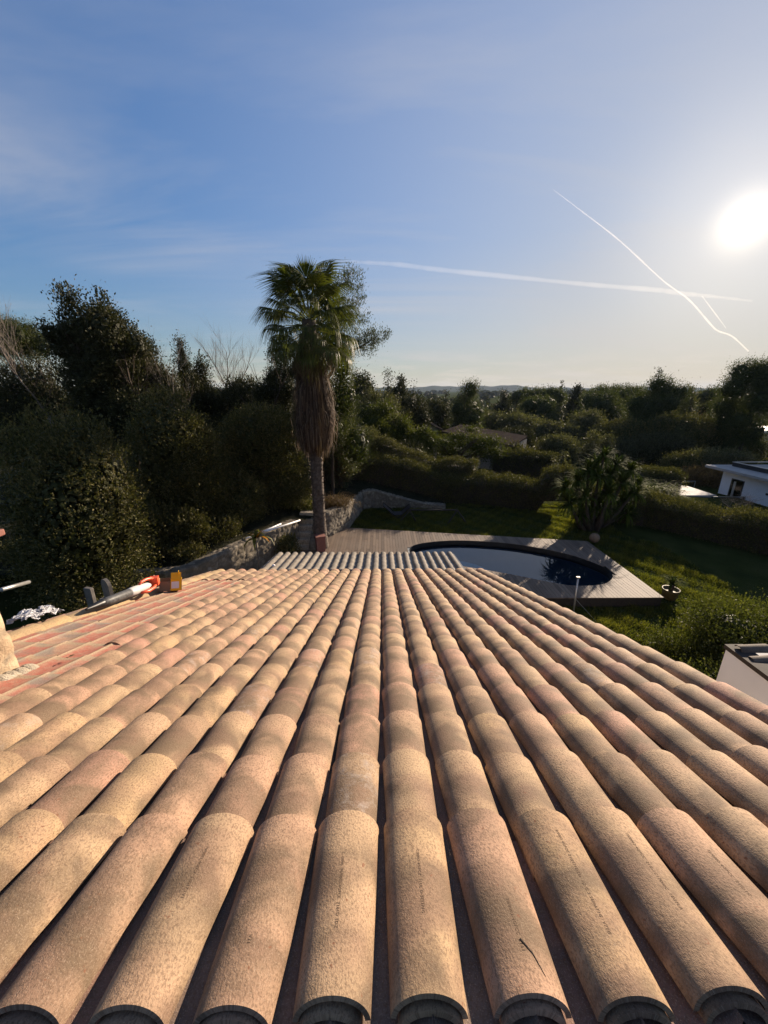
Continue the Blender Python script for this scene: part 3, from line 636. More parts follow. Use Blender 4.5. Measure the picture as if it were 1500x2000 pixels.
# chimney
cx1, cs1 = -2.625, 2.77
cb = roofpt(cx1, cs1, -0.05); chim = empty('chimney', tuple(Vector((cb.x - 0.4, cb.y - 0.35, cb.z - 0.3)) - house.location), 0, house)
stone_wall('stonework', [(0.4, -0.35), (0.4, 0.35), (-0.35, 0.36), (-0.4, -0.35), (0.4, -0.36)], [1.28] * 5, '', 0.06, 'chimstone', 0.24, chim, -0.2, bulge=.35)
b = MB(); b.box((0, 0, 0.5), (0.77, 0.67, 1.5)); b.out('core', M['mortar'], chim)
b = MB(); b.box((0, 0, 1.30), (1.06, 0.96, 0.045)); bevel(b.out('cap', M['terra'], chim), 0.01)
b = MB()
for s in np.linspace(cs1 - .68, cs1 + 0.02, 12):
    p = roofpt(cx1 + 0.06 + random.uniform(-.01, .02), s, -0.055) - house.location; b.lathe([(0.0, -.03), (0.07 + random.uniform(0, .03), -.02), (0.04, 0.02), (0.0, 0.035)], tuple(p), 9)
b.out('mortar_skirt', M['mortar'], house, True)

# things on the roof --------------------------------------------------
bl = empty('leaf_blower', tuple(roofpt(-3.28, 4.9, 0))); tag(bl, 'orange handled leaf blower with a long grey tube lying by the roof verge', 'leaf blower')
blM = Matrix.Translation(-Vector(bl.location)) @ roofM
A_, B_ = Vector((-3.30, 4.32, 0.02)), Vector((-3.30, 5.62, 0.11))
def ab(t, dx=0, dz=0): return blM @ (A_.lerp(B_, t) + Vector((dx, 0, dz)))
b = MB(); b.tube([ab(0.0), ab(0.02), ab(0.16), ab(0.20)], [0.012, 0.018, 0.045, 0.055], 14); b.out('nozzle', M['black'], bl, True)
b = MB(); b.tube([ab(0.18), ab(0.185), ab(0.3), ab(0.56), ab(0.57)], [0.038, 0.050, 0.054, 0.056, 0.05], 16); b.out('blower_tube', M['greyplastic'], bl, True)
b = MB(); b.tube([ab(0.56), ab(0.58), ab(0.66), ab(0.74), ab(0.86), ab(0.92)], [0.045, 0.058, 0.062, 0.056, 0.048, 0.025], 14); b.out('motor_housing', M['lightplastic'], bl, True)
b = MB(); b.tube([ab(0.72, 0, .05), ab(0.76, 0, .085), ab(0.83, 0.01, .10), ab(0.90, 0.02, .095), ab(0.95, 0.02, .07)], [0.016, 0.020, 0.022, 0.022, 0.024], 10); b.out('handle', M['orange'], bl, True)
b = MB(); q = ab(0.97, 0.02, .04); b.box(tuple(q), (0.11, 0.09, 0.12), 0.3); b.out('end_cover', M['orange'], bl); bevel(bl.children[-1], 0.02, 3)
b = MB(); b.tube([ab(0.70, .06, -.04), ab(0.8, .075, -.05), ab(0.9, .07, -.035), ab(0.99, .04, 0.0)], [0.02, 0.024, 0.022, 0.02], 8); b.out('lower_guard', M['orange'], bl, True)
bx = empty('cardboard_box', tuple(roofpt(-3.19, 5.85, -0.01))); tag(bx, 'open yellow cardboard box with a white label standing on the bare tiles', 'box')
bxM = Matrix.Translation(-Vector(bx.location)) @ roofM @ Matrix.Translation((-3.19, 5.85, -0.03)) @ Matrix.Rotation(R(28), 4, 'Z')
def bbox(mb, c, s): mb.box(tuple(bxM @ Vector(c)), s, M=bxM)
b = MB(); W_, D_, H_ = 0.29, 0.20, 0.17
bbox(b, (-0.075, -D_ / 2, H_ * .42), (W_ / 2 - .005, 0.005, H_ * .84)); b.out('carton_front', M['kraft'], bx); b = MB()
bbox(b, (0, D_ / 2, H_ / 2), (W_, 0.004, H_)); bbox(b, (0, 0, 0.004), (W_, D_, 0.006)); bbox(b, (-W_ / 2, 0, H_ / 2), (0.004, D_, H_)); b.out('carton_back', M['kraft'], bx)
b = MB(); bbox(b, (0.07, -D_ / 2, H_ / 2), (W_ / 2 - .005, 0.005, H_)); bbox(b, (W_ / 2, 0, H_ / 2), (0.005, D_, H_)); b.out('carton_side', M['yellow'], bx)
b = MB(); fm = bxM @ Matrix.Translation((W_ / 2 - 0.07, 0, H_)) @ Matrix.Rotation(R(15), 4, 'Y'); b.box(tuple(fm @ Vector((0, 0, 0.055))), (0.006, D_ * 1.0, 0.115), M=fm)
fm = bxM @ Matrix.Translation((0.07, -D_ / 2, H_)) @ Matrix.Rotation(R(-12), 4, 'X'); b.box(tuple(fm @ Vector((0, 0, 0.05))), (0.135, 0.005, 0.10), M=fm); b.out('flap', M['yellow'], bx)
b = MB(); bbox(b, (0.06, -D_ / 2 - 0.004, 0.085), (0.10, 0.003, 0.10)); b.out('paper_label', M['paper'], bx)
b = MB(); fm = bxM @ Matrix.Translation((-W_ / 2, 0, H_)) @ Matrix.Rotation(R(-55), 4, 'Y'); b.box(tuple(fm @ Vector((0, 0, 0.05))), (0.004, D_, 0.10), M=fm); b.out('flap', M['kraft'], bx)
# crumpled sheet over the verge
def crumple(name, c, sx, sy, h, mat, label, cat, seed, Mx=None):
    rg = np.random.default_rng(seed); nx, ny = 34, 22; X, Y = np.meshgrid(np.linspace(-1, 1, nx), np.linspace(-1, 1, ny), indexing='ij')
    Z = np.clip(1 - (np.abs(X) ** 3 + np.abs(Y) ** 3) * 0.9, 0, 1) ** 0.5 * h
    for q in range(26):
        a = rg.uniform(0, 6.28); f = rg.uniform(3, 16); Z = Z + h * 0.55 / f * 2.2 * np.abs(np.sin((X * math.cos(a) + Y * math.sin(a)) * f + rg.uniform(0, 6)))
    V = np.stack([X * sx + rg.normal(0, .012, X.shape), Y * sy + rg.normal(0, .012, X.shape), Z - h * .25], -1).reshape(-1, 3)
    i = np.arange(nx - 1)[:, None] * ny + np.arange(ny - 1)[None]; Fq = np.stack([i, i + ny, i + ny + 1, i + 1], -1).reshape(-1, 4)
    o = build(name, V, Fq, M[mat], None, False)
    o.matrix_world = Mx
    m = o.modifiers.new('solid', 'SOLIDIFY'); m.thickness = 0.004
    return tag(o, label, cat)
crumple('plastic_sheet', None, 0.09, 0.22, 0.05, 'sheet', 'crumpled grey plastic sheet bunched beside the cream verge tiles', 'plastic sheet', 5, roofM @ Matrix.Translation((-3.60, 4.05, -0.09)))
# leaning boards beyond the verge
lb = empty('leaning_board', (-3.95, 5.3, -0.35)); tag(lb, 'grey round topped wooden board standing up beyond the roof verge', 'board')
tp = atY(205, 1131, 5.5); b = MB()
yb, xb = tp.y, tp.x
prof = [(-0.12, -0.0), (0.12, 0.0), (0.12, tp.z + 0.35 - 0.10)] + [(0.12 * math.cos(t), tp.z + 0.35 - 0.10 + 0.10 * math.sin(t)) for t in np.linspace(0.2, math.pi - .2, 8)] + [(-0.12, tp.z + 0.35 - 0.10)]
def slab(mb, prof, th, Mx):
    n = len(prof); V = [Mx @ Vector((x, -th / 2, z)) for x, z in prof] + [Mx @ Vector((x, th / 2, z)) for x, z in prof] + [Mx @ Vector((np.mean([p[0] for p in prof]), s * th / 2, np.mean([p[1] for p in prof]))) for s in (-1, 1)]
    mb.add([tuple(v) for v in V], [np.array([[i, (i + 1) % n, n + (i + 1) % n, n + i] for i in range(n)]), np.array([[i, (i + 1) % n, 2 * n] for i in range(n)] + [[n + (i + 1) % n, n + i, 2 * n + 1] for i in range(n)])])
lb.location = (xb, yb, -0.35)
slab(b, prof, 0.05, Matrix.Rotation(R(-32), 4, 'Z')); b.out('plank', M['greywood'], lb)
b = MB(); b.box((-0.14, 0.02, (tp.z + 0.35) / 2 - .18), (0.06, 0.05, tp.z + 0.35 - .36), R(-32)); b.out('batten', M['greywood'], lb)
tp2 = atY(172, 1148, 5.15); b = MB(); b.box((tp2.x, tp2.y, (tp2.z - 0.38) / 2), (0.13, 0.06, tp2.z + 0.38), R(-15)); tag(bevel(b.out('fence_post', M['greywood'], None), 0.01), 'short dark timber post end beyond the verge, left of the round topped board', 'post')
p0, p1 = atY(2, 1152, 5.6), atY(56, 1137, 6.6); b = MB(); b.tube([p0, p1], 0.035, 10); b.tube([p0 + Vector((-.2, -.2, -.1)), Vector((p0.x - .2, p0.y - .2, -0.4))], 0.03, 8); tag(b.out('scaffold_pole', M['steel'], None, True), 'grey metal pole sticking out beside the big bush', 'pole')

# ------------------------------------------------------------------ poles on the wall, pots, post, ball
def pole(px0, py0, px1, py1, z, r, label):
    a, c = atZ(px0, py0, z), atZ(px1, py1, z); b = MB(); b.tube([a, a.lerp(c, .5), c], r, 8)
    return tag(b.out('white_pole', M['whitepaint'], None, True), label, 'pole', 'white poles lying on the stone wall')
pole(507, 1042, 586, 1016, 1.33, 0.035, 'longest white pole lying along the stone wall top, reaching the steps')
pole(509, 1040, 549, 1023, 1.38, 0.03, 'shorter white pole leaning against the longest one on the stone wall')
pole(478, 1052, 498, 1046, 1.31, 0.03, 'short white pole left of the yellow leaved plant on the stone wall')
tpn = empty('planter', (-2.78, 16.15, -0.15)); tag(tpn, 'tall square terracotta planter in front of the palm trunk', 'planter')
b = MB(); b.box((0, 0, 0.42), (0.36, 0.36, 0.84), R(20), taper=1.12); bevel(b.out('planter_body', M['terra'], tpn), 0.012)
b = MB(); b.box((0, 0, 0.87), (0.46, 0.46, 0.07), R(20)); bevel(b.out('planter_rim', M['terra'], tpn), 0.012)
pp = atZ(1160, 1058, -0.1)
b = MB(); b.lathe([(0.10, 0), (0.17, 0.05), (0.225, 0.16), (0.235, 0.24), (0.21, 0.34), (0.14, 0.42), (0.09, 0.44), (0.07, 0.435), (0.06, 0.40)], (pp.x, pp.y, -0.12), 28); tag(b.out('garden_pot', M['ball'], None, True), 'round clay pot standing at the far right corner of the deck', 'pot')
pt = atZ(1300, 1162, -0.2); cp = empty('potted_plant', (pt.x + .15, pt.y, -0.35)); cp.scale = (.8, .8, .8); tag(cp, 'small palm in an ochre pot at the near right deck corner', 'potted plant')
b = MB(); b.lathe([(0.2, 0.0), (0.28, 0.05), (0.34, 0.45), (0.36, 0.5), (0.32, 0.5), (0.29, 0.42), (0.0, 0.42)], (0, 0, 0), 24); b.out('pot', M['pot'], cp, True)
def blades(n, base, length, width, spread, seed, up=0.4, segs=4, droop=0.6, fold=None):
    """arching strap leaves from a centre"""
    rg = np.random.default_rng(seed); V = []; Fq = []; lr = []; m = 0
    for _ in range(n):
        az = rg.uniform(0, 2 * math.pi); el = rg.uniform(up, 1.5); L0 = length * rg.uniform(.7, 1.1); d = np.array([math.cos(az), math.sin(az)]); side = np.array([-d[1], d[0]]); r = rg.random()
        c0 = np.array(base) + np.array([rg.normal(0, spread), rg.normal(0, spread), 0])
        for i in range(segs + 1):
            t = i / segs; e = el - droop * t * t * 1.6; h = L0 * t
            p = c0 + np.array([d[0] * h * math.cos(e), d[1] * h * math.cos(e), h * math.sin(e)]); wd = width * (1 - t) ** 0.6 * (0.5 + min(t * 3, .5)) / 1
            V += [p + np.array([side[0] * wd, side[1] * wd, 0]), p - np.array([side[0] * wd, side[1] * wd, 0])]; lr += [r, r]
            if i: Fq.append([m + 2 * i - 2, m + 2 * i - 1, m + 2 * i + 1, m + 2 * i])
        m += 2 * (segs + 1)
    return np.array(V), np.array(Fq), np.array(lr)
def blade_obj(name, args, mat, parent=None):
    V, Fq, lr = blades(**args); return build(name, V, Fq, M[mat], parent, True, {'lr': ('FLOAT', 'POINT', lr)})
b = MB(); b.tube([(0, 0, 0.4), (0, 0, 0.75)], [0.09, 0.11], 10); b.out('stem', M['bark'], cp, True)
blade_obj('foliage', dict(n=70, base=(0, 0, 0.75), length=0.62, width=0.028, spread=0.03, seed=4, up=0.2, droop=0.5), 'yucca', cp)
p0, p1 = atY(1121, 1192, 11.1), atY(1129, 1129, 11.1); sp_ = empty('steel_post', (p0.x, p0.y, -0.4)); tag(sp_, 'thin galvanised post on the lawn beside the near deck edge', 'post')  # plain steel post with a stay wire, no shower head
rel1 = p1 - Vector(sp_.location)
b = MB(); b.tube([(0, 0, 0), (rel1.x, 0, rel1.z)], 0.028, 10); b.out('post', M['steel'], sp_, True)
b = MB(); b.box((rel1.x, 0, rel1.z + .02), (0.11, 0.06, 0.05)); b.out('post_cap', M['steel'], sp_)
b = MB(); b.tube([(rel1.x, 0, rel1.z * .55), (0.75, -0.1, 0.05)], 0.006, 5); b.out('stay_wire', M['steel'], sp_)
# dark wooden frame on the lawn
fr = atZ(880, 1022, -0.1); fo = empty('swing_frame', (fr.x, fr.y, -0.12)); tag(fo, 'dark timber swing frame with splayed legs on the shaded lawn', 'swing frame')
a = atY(893, 996, fr.y + 0.35) - Vector(fo.location); c = atY(800, 996, fr.y + .55) - Vector(fo.location)
b = MB(); b.tube([a, c], 0.045, 8); b.out('beam', M['darkwood'], fo)
for q in ((-0.15, 0.0), (0.9, 0.05)):
    b = MB(); b.tube([a, (q[0], q[1], 0)], 0.04, 8); b.out('leg', M['darkwood'], fo)
for q in (-0.55, 0.35):
    b = MB(); b.tube([c, (c.x + q, c.y - .2, 0)], 0.04, 8); b.out('leg', M['darkwood'], fo)
ch = atZ(777, 1012, -0.1); hf = empty('garden_lounger', (ch.x, ch.y, -0.12)); tag(hf, 'dark folding garden frame standing on the lawn before the curved wall', 'garden chair')
for s_ in (0, 0.75):
    b = MB(); b.tube([(-0.85, s_, 0.75), (0, s_, 0.02)], 0.03, 6); b.tube([(0.7, s_, 0.65), (0, s_, 0.02)], 0.03, 6); b.out('side_frame', M['darkwood'], hf)
b = MB(); b.tube([(-0.85, 0, 0.75), (-.85, .75, .75)], 0.025, 6); b.tube([(0.7, 0, 0.65), (.7, .75, .65)], 0.025, 6); b.tube([(0, 0, .02), (0, .75, .02)], 0.025, 6); b.out('crossbar', M['darkwood'], hf)
b = MB(); b.add([(-.82, .03, .72), (-.82, .72, .72), (-.3, .72, .2), (-.3, .03, .2), (.66, .03, .6), (.66, .72, .6), (.25, .72, .22), (.25, .03, .22)], np.array([[0, 1, 2, 3], [4, 5, 6, 7], [2, 3, 7, 6]])); o = b.out('sling', M['dark'], hf); o.modifiers.new('s', 'SOLIDIFY').thickness = 0.01
# ------------------------------------------------------------------ vegetation
def leafquads(P, D, size, rg, asp=0.5, flat=0.0):
    """diamond leaves at P growing along D"""
    n = len(P); D = D + rg.normal(0, 0.55, (n, 3)); D /= np.linalg.norm(D, axis=1, keepdims=True) + 1e-9
    Q = rg.normal(0, 1, (n, 3)); B = np.cross(D, Q); B /= np.linalg.norm(B, axis=1, keepdims=True) + 1e-9
    l = size * rg.uniform(0.6, 1.35, (n, 1)); w = l * asp
    V = np.stack([P - D * l * .5, P + B * w * .5, P + D * l * .5, P - B * w * .5], 1).reshape(-1, 3)
    return V, np.arange(4 * n, dtype=np.int32).reshape(n, 4)
def blob_points(blobs, n, rg, shell=0.16):
    bl = np.array(blobs, float); a = (bl[:, 3] * bl[:, 4] + bl[:, 3] * bl[:, 5] + bl[:, 4] * bl[:, 5]); ids = rg.choice(len(bl), n, p=a / a.sum())
    u = rg.normal(0, 1, (n, 3)); u /= np.linalg.norm(u, axis=1, keepdims=True)
    r = 1 - np.abs(rg.normal(0, shell, n)); P = bl[ids, :3] + u * r[:, None] * bl[ids, 3:6]
    # drop points buried in other blobs
    keep = np.ones(n, bool)
    for b_ in bl:
        q = (P - b_[:3]) / b_[3:6]; keep &= (q ** 2).sum(1) > 0.50
    return P[keep], u[keep]
def crown(name, blobs, mat, parent, n_cl=900, per=22, leaf=0.12, seed=0, sig=0.22, up=0.3, asp=0.5, core=True, shoots=0, shell=0.14, lum=None, kind=None):
    rg = np.random.default_rng(seed); C, U = blob_points(blobs, n_cl, rg, shell)
    # thin clusters by a lumpy mask so that gaps appear
    ph = rg.uniform(0, 6, 6); sc = 2.2 / (np.mean([b[3] for b in blobs]) + .2)
    mk = np.sin(C[:, 0] * sc * 1.7 + ph[0]) + np.sin(C[:, 1] * sc * 1.9 + ph[1]) + np.sin(C[:, 2] * sc * 2.1 + ph[2]) + np.sin((C[:, 0] + C[:, 2]) * sc * 3.3 + ph[3])
    k = rg.random(len(C)) < np.clip(0.75 + mk * 0.22, 0.12, 1); C, U, mk = C[k], U[k], mk[k]
    cl = rg.random(len(C)); dirs = U * 0.8 + np.array([0, 0, up]); 
    idx = np.repeat(np.arange(len(C)), per); P = C[idx] + rg.normal(0, 1, (len(idx), 3)) * sig * (0.5 + cl[idx, None])
    P += U[idx] * (rg.random((len(idx), 1)) ** 2) * sig * 1.2
    V, Fq = leafquads(P, dirs[idx], leaf, rg, asp); lr = np.clip(cl[idx] * 0.5 + rg.random(len(idx)) * 0.5, 0, 1)
    Vs, Fs, ls, m = [V], [Fq], [lr], len(V)
    if shoots:      # upright leafy shoots breaking the outline
        C2, U2 = blob_points(blobs, shoots * 3, rg, 0.03); s = U2[:, 2] > 0.15; C2 = C2[s][:shoots]
        ln = rg.uniform(0.4, 1.3, len(C2)) * min(max(sig * 2.2, .15), .5); tilt = rg.normal(0, .18, (len(C2), 3)); tilt[:, 2] = 1
        kk = 26; ii = np.repeat(np.arange(len(C2)), kk); t = np.tile(np.linspace(0, 1, kk), len(C2))
        P = C2[ii] + tilt[ii] * (t * ln[ii])[:, None] + rg.normal(0, leaf * 0.35, (len(ii), 3)) * (1.1 - t)[:, None]
        V, Fq = leafquads(P, tilt[ii] + rg.normal(0, .5, (len(ii), 3)), leaf * .9, rg, asp); Vs.append(V); Fs.append(Fq + m); m += len(V); ls.append(np.clip(0.4 + rg.random(len(ii)) * .6, 0, 1))
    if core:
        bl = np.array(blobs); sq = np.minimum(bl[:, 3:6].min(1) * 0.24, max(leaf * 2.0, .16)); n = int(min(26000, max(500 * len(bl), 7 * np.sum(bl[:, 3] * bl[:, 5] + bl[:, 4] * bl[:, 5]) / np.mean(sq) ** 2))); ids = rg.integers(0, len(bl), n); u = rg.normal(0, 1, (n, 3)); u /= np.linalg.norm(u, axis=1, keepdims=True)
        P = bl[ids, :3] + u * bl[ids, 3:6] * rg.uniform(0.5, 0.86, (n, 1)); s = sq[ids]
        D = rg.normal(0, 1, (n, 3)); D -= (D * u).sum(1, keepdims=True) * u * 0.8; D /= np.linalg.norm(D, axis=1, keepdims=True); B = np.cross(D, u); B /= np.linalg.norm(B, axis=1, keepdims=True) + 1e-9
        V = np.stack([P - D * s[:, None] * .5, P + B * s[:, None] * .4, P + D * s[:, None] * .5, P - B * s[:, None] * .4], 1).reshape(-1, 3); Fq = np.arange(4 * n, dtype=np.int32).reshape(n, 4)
        Vs.append(V); Fs.append(Fq + m); m += len(V); ls.append(rg.random(n) * 0.3)  # inner leaves get the darkest tones: crown's interior shade put into colour
    return build(name, np.concatenate(Vs), np.concatenate(Fs), M[mat], parent, False, {'lr': ('FLOAT', 'FACE', np.concatenate(ls))})
def branches(name, mat, parent, h, r, seed, levels=3, spread=0.6, base=0.35, kids=4, tips=None, lean=(0, 0), up=0.4):
    rg = np.random.default_rng(seed); b = MB()
    def grow(p, d, ln, rad, lv):
        k = 4; pts = [p]; q = p; dd = d
        for i in range(k):
            dd = dd + rg.normal(0, 0.10, 3); dd[2] += 0.04 * up * 2; dd /= np.linalg.norm(dd); q = q + dd * ln / k; pts.append(q)
        b.tube(pts, [rad * (1 - 0.55 * i / k) for i in range(k + 1)], 7 if lv == 0 else (5 if lv == 1 else 4), lv == 0)
        if lv < levels:
            n = kids + (1 if lv else 0)
            for j in range(n):
                t = base + (1 - base) * (j + rg.random()) / n if lv == 0 else rg.uniform(0.3, 1)
                i = min(int(t * k), k - 1); o_ = pts[i] + (pts[i + 1] - pts[i]) * (t * k - i)
                az = rg.uniform(0, 2 * math.pi) + j * 2.4; s = spread * rg.uniform(.7, 1.3)
                e = np.array([math.cos(az) * s, math.sin(az) * s, up + rg.uniform(-.1, .3)]); nd = dd * 0.7 + e; nd /= np.linalg.norm(nd)
                grow(o_, nd, ln * rg.uniform(.45, .7), rad * 0.42 * (1 - .3 * t), lv + 1)
        elif tips is not None: tips.append(pts[-1])
    d0 = np.array([lean[0], lean[1], 1.0]); d0 /= np.linalg.norm(d0)
    grow(np.zeros(3), d0, h, r, 0)
    return b.out(name, M[mat], parent, True)
SEED = [100]
def nseed(): SEED[0] += 1; return SEED[0]
def spot(px, py_top, Y):
    p = atY(px, py_top, Y); z = gz(p.x, p.y); return Vector((p.x, p.y, z)), p.z - z
def width_at(wpx, px, py, Y):
    return abs((atY(px + wpx / 2, py, Y) - atY(px - wpx / 2, py, Y)).x)
def make_blobs(kind, W, H, seed, Dp=None):
    """W full width, H full height above ground; returns blobs and height where the crown begins"""
    rg = np.random.default_rng(seed); rx = W / 2; ry = (Dp or W) / 2; out = []
    if kind == 'round':
        out.append((0, 0, H * .5, rx, ry, H * .5)); 
    elif kind == 'bush':
        out.append((0, 0, H * .45, rx * .85, ry * .85, H * .47))
        for i in range(7):
            a = rg.uniform(0, 6.28); q = rg.uniform(.3, .6); s = rg.uniform(.35, .55); out.append((rx * q * math.cos(a), ry * q * math.sin(a), H * rg.uniform(.3, .72), rx * s, ry * s, H * s * .62))
    elif kind == 'oak':
        for i in range(13):
            a = i * 2.4 + rg.uniform(-.4, .4); zt = rg.uniform(.28, .90); q = (0.70 * math.sin(math.pi * min(max((zt - .12) / .95, 0), 1)) ** .7) * rg.uniform(.55, 1.0); s = rg.uniform(.28, .42)
            out.append((rx * q * math.cos(a), ry * q * math.sin(a), H * zt, rx * s, ry * s, min(H * .16, rx * s)))
        out.append((0, 0, H * .5, rx * .55, ry * .55, H * .33)); out.append((rx * .05, 0, H * .86, rx * .36, ry * .36, H * .13))
        out = [(a_, b_, min(c_, H - f_), d_, e_, f_) for a_, b_, c_, d_, e_, f_ in out]
    elif kind == 'umbrella':
        for i in range(11):
            a = i * 2.4; q = math.sqrt((i + .5) / 11) * .72; out.append((rx * q * math.cos(a), ry * q * math.sin(a), H * (.86 - .16 * q * q + rg.uniform(-.04, .03)), rx * .34, ry * .34, H * .11))
        out.append((0, 0, H * .78, rx * .6, ry * .6, H * .12))
    elif kind == 'pine':
        for i in range(16):
            t = (i + .5) / 16; a = i * 2.4; q = (1 - t) ** .6 * rg.uniform(.3, .8); out.append((rx * q * math.cos(a), ry * q * math.sin(a), H * (.22 + .70 * t), rx * (.40 - .18 * t), ry * (.40 - .18 * t), H * (.12 - .03 * t)))
    elif kind == 'cypress':
        for i in range(7):
            t = i / 6; out.append((0, 0, H * (.12 + .78 * t), rx * (1 - .75 * t ** 1.5), ry * (1 - .75 * t ** 1.5), H * .13))
    return out
def tree(kind, px, pyt, wpx, Y, mat, label, cat, name='tree', group=None, dens=1.0, leaf=None, Dp=None, shoots=None, off=None, tr='bark'):
    loc, H = spot(px, pyt, Y)
    if H < 0.4: H = 0.4
    W = width_at(wpx, px, pyt, Y); root = empty(name, tuple(loc)); sd = nseed(); tag(root, label, cat, group)
    bl = make_blobs(kind, W, H, sd, Dp or min(W, 1.2 * W))
    lf = leaf or max(0.055, Y * 0.0042); area = sum(b[3] * b[5] + b[3] * b[4] for b in bl) * 2.0
    n = int(min(90000, max(5000, dens * 3.4 * area / (lf * lf * 0.25)))); per = 20
    crown('crown', bl, mat, root, n // per, per, lf, sd, sig=min(max(lf * 1.3, 0.032 * W if kind != 'round' else 0.015 * W), .35), up=0.5 if kind in ('bush', 'pine') else .25,
          asp=0.22 if mat == 'pine' else 0.48, shoots=shoots if shoots is not None else (int(40 + W * 16) if kind == 'bush' else (30 if kind == 'oak' else 0)), shell=0.05 if kind == 'round' else 0.15)
    if kind in ('oak', 'pine', 'umbrella'): branches('trunk', tr, root, H * .50, max(0.05, H * .022), sd, 2, .55, .45, 5)
    else: branches('trunk', tr, root, H * .42, max(0.03, H * .015), sd, 1, .35, .3, 5)
    return root
def bare_tree(px, pyt, wpx, Y, label, kids=6, levels=3, group=None, r=None, lean=(0, 0)):
    loc, H = spot(px, pyt, Y); W = width_at(wpx, px, pyt, Y); root = empty('bare_tree', tuple(loc)); tag(root, label, 'bare tree', group)
    branches('trunk', 'twig', root, H * .62, r or H * .014, nseed(), levels, max(.4, W / H * 1.2), .22, kids, lean=lean, up=.38); return root
# hedge: a clipped box swept along a path
def hedge(name, path, w, h, mat, label, leaf, cat='hedge', dens=1.0, zs=None, seed=1, wob=0.12):
    rg = np.random.default_rng(seed); path = np.array(path, float); seg = np.linalg.norm(np.diff(path, axis=0), axis=1); Lc = np.concatenate([[0], np.cumsum(seg)]); T = Lc[-1]
    root = empty(name, (path[0][0], path[0][1], gz(*path[0]))); tag(root, label, cat)
    per_len = w + 2 * h; n = int(dens * 2.6 * T * per_len / (leaf * leaf * .25)); n = min(n, 110000); ncl = n // 14
    u = rg.uniform(0, T, ncl); s = rg.uniform(0, per_len, ncl)
    hs = h * (1 + wob * (np.sin(u * 1.1 + seed) * .5 + np.sin(u * 2.9) * .3 + rg.normal(0, .12, ncl)))
    lat = np.where(s < h, -w / 2, np.where(s > h + w, w / 2, s - h - w / 2)); zz_ = np.where(s < h, s / h * hs, np.where(s > h + w, (per_len - s) / h * hs, hs))
    nx_ = np.where(s < h, -1., np.where(s > h + w, 1., 0)); nz_ = np.where((s >= h) & (s <= h + w), 1., 0)
    corner = np.clip(np.abs(lat) / (w / 2), 0, 1) * (zz_ / hs); zz_ = zz_ - 0.14 * h * corner ** 6
    def pos(u): return np.stack([np.interp(u, Lc, path[:, 0]), np.interp(u, Lc, path[:, 1])], -1)
    d = pos(np.clip(u + .3, 0, T)) - pos(np.clip(u - .3, 0, T)); d /= np.linalg.norm(d, axis=1, keepdims=True); nn = np.stack([d[:, 1], -d[:, 0]], -1)
    dep = -np.abs(rg.normal(0, 0.09, ncl)) + .03 + 0.05 * np.sin(u * 5 + zz_ * 4) + 0.04 * np.sin(u * 11 - zz_ * 9); lat2 = -lat + -nx_ * dep
    p = pos(u) + nn * lat2[:, None]; zg = np.array([gz(a, b_) for a, b_ in pos(np.linspace(0, T, 60))]); zg = np.interp(u, np.linspace(0, T, 60), zg)
    C = np.stack([p[:, 0], p[:, 1], zg + zz_ + nz_ * dep], -1); Dr = np.stack([nn[:, 0] * -nx_, nn[:, 1] * -nx_, nz_ + .35], -1)
    idx = np.repeat(np.arange(ncl), 14); cl = rg.random(ncl); P = C[idx] + rg.normal(0, 1, (len(idx), 3)) * leaf * 1.3
    V, Fq = leafquads(P, Dr[idx], leaf, rg, .5); lr = np.clip(cl[idx] * .5 + rg.random(len(idx)) * .5, 0, 1)
    V -= np.array(root.location); build('foliage', V, Fq, M[mat], root, False, {'lr': ('FLOAT', 'FACE', lr)})
    # woody interior, an inset core
    ns = max(int(T / .4), 3); us = np.linspace(0.15, T - .15, ns); c = pos(us); d = pos(np.clip(us + .3, 0, T)) - pos(np.clip(us - .3, 0, T)); d /= np.linalg.norm(d, axis=1, keepdims=True); nn = np.stack([d[:, 1], -d[:, 0]], -1)
    zg = np.array([gz(a, b_) for a, b_ in c]); V = []
    for i in range(ns):
        hh = h * (0.86 + wob * .4 * math.sin(us[i] * 1.1 + seed))
        for la, z in ((-.42, 0), (-.42, .9), (-.2, 1), (.2, 1), (.42, .9), (.42, 0)): V.append((c[i, 0] + nn[i, 0] * la * w, c[i, 1] + nn[i, 1] * la * w, zg[i] + z * hh - (.1 if z == 0 else 0)))
    Fq = [[i * 6 + j, i * 6 + j + 1, i * 6 + j + 7, i * 6 + j + 6] for i in range(ns - 1) for j in range(5)] + [[0, 1, 4, 5], [1, 2, 3, 4]] + [[(ns - 1) * 6 + q for q in f] for f in ([0, 1, 4, 5], [1, 2, 3, 4])]
    build('inner_growth', np.array(V) - np.array(root.location), np.array(Fq), M['bark'], root)
    return root

# ---- palm
PX, PY = -2.83, 16.6
palm = empty('palm_tree', (PX, PY, -0.15)); tag(palm, 'tall fan palm with a skirt of dead fronds beside the pool deck', 'palm tree')
ZT = atY(618, 655, PY).z + 0.15
b = MB(); rg = np.random.default_rng(5); zs = np.arange(0, ZT + .6, 0.07); 
prof = [(0.30 - 0.05 * min(z / 2, 1) + 0.022 * (i % 2) + rg.normal(0, .004) + 0.10 * math.exp(-z * 2.2), z) for i, z in enumerate(zs)]
b.lathe(prof, (0, 0, 0), 18)
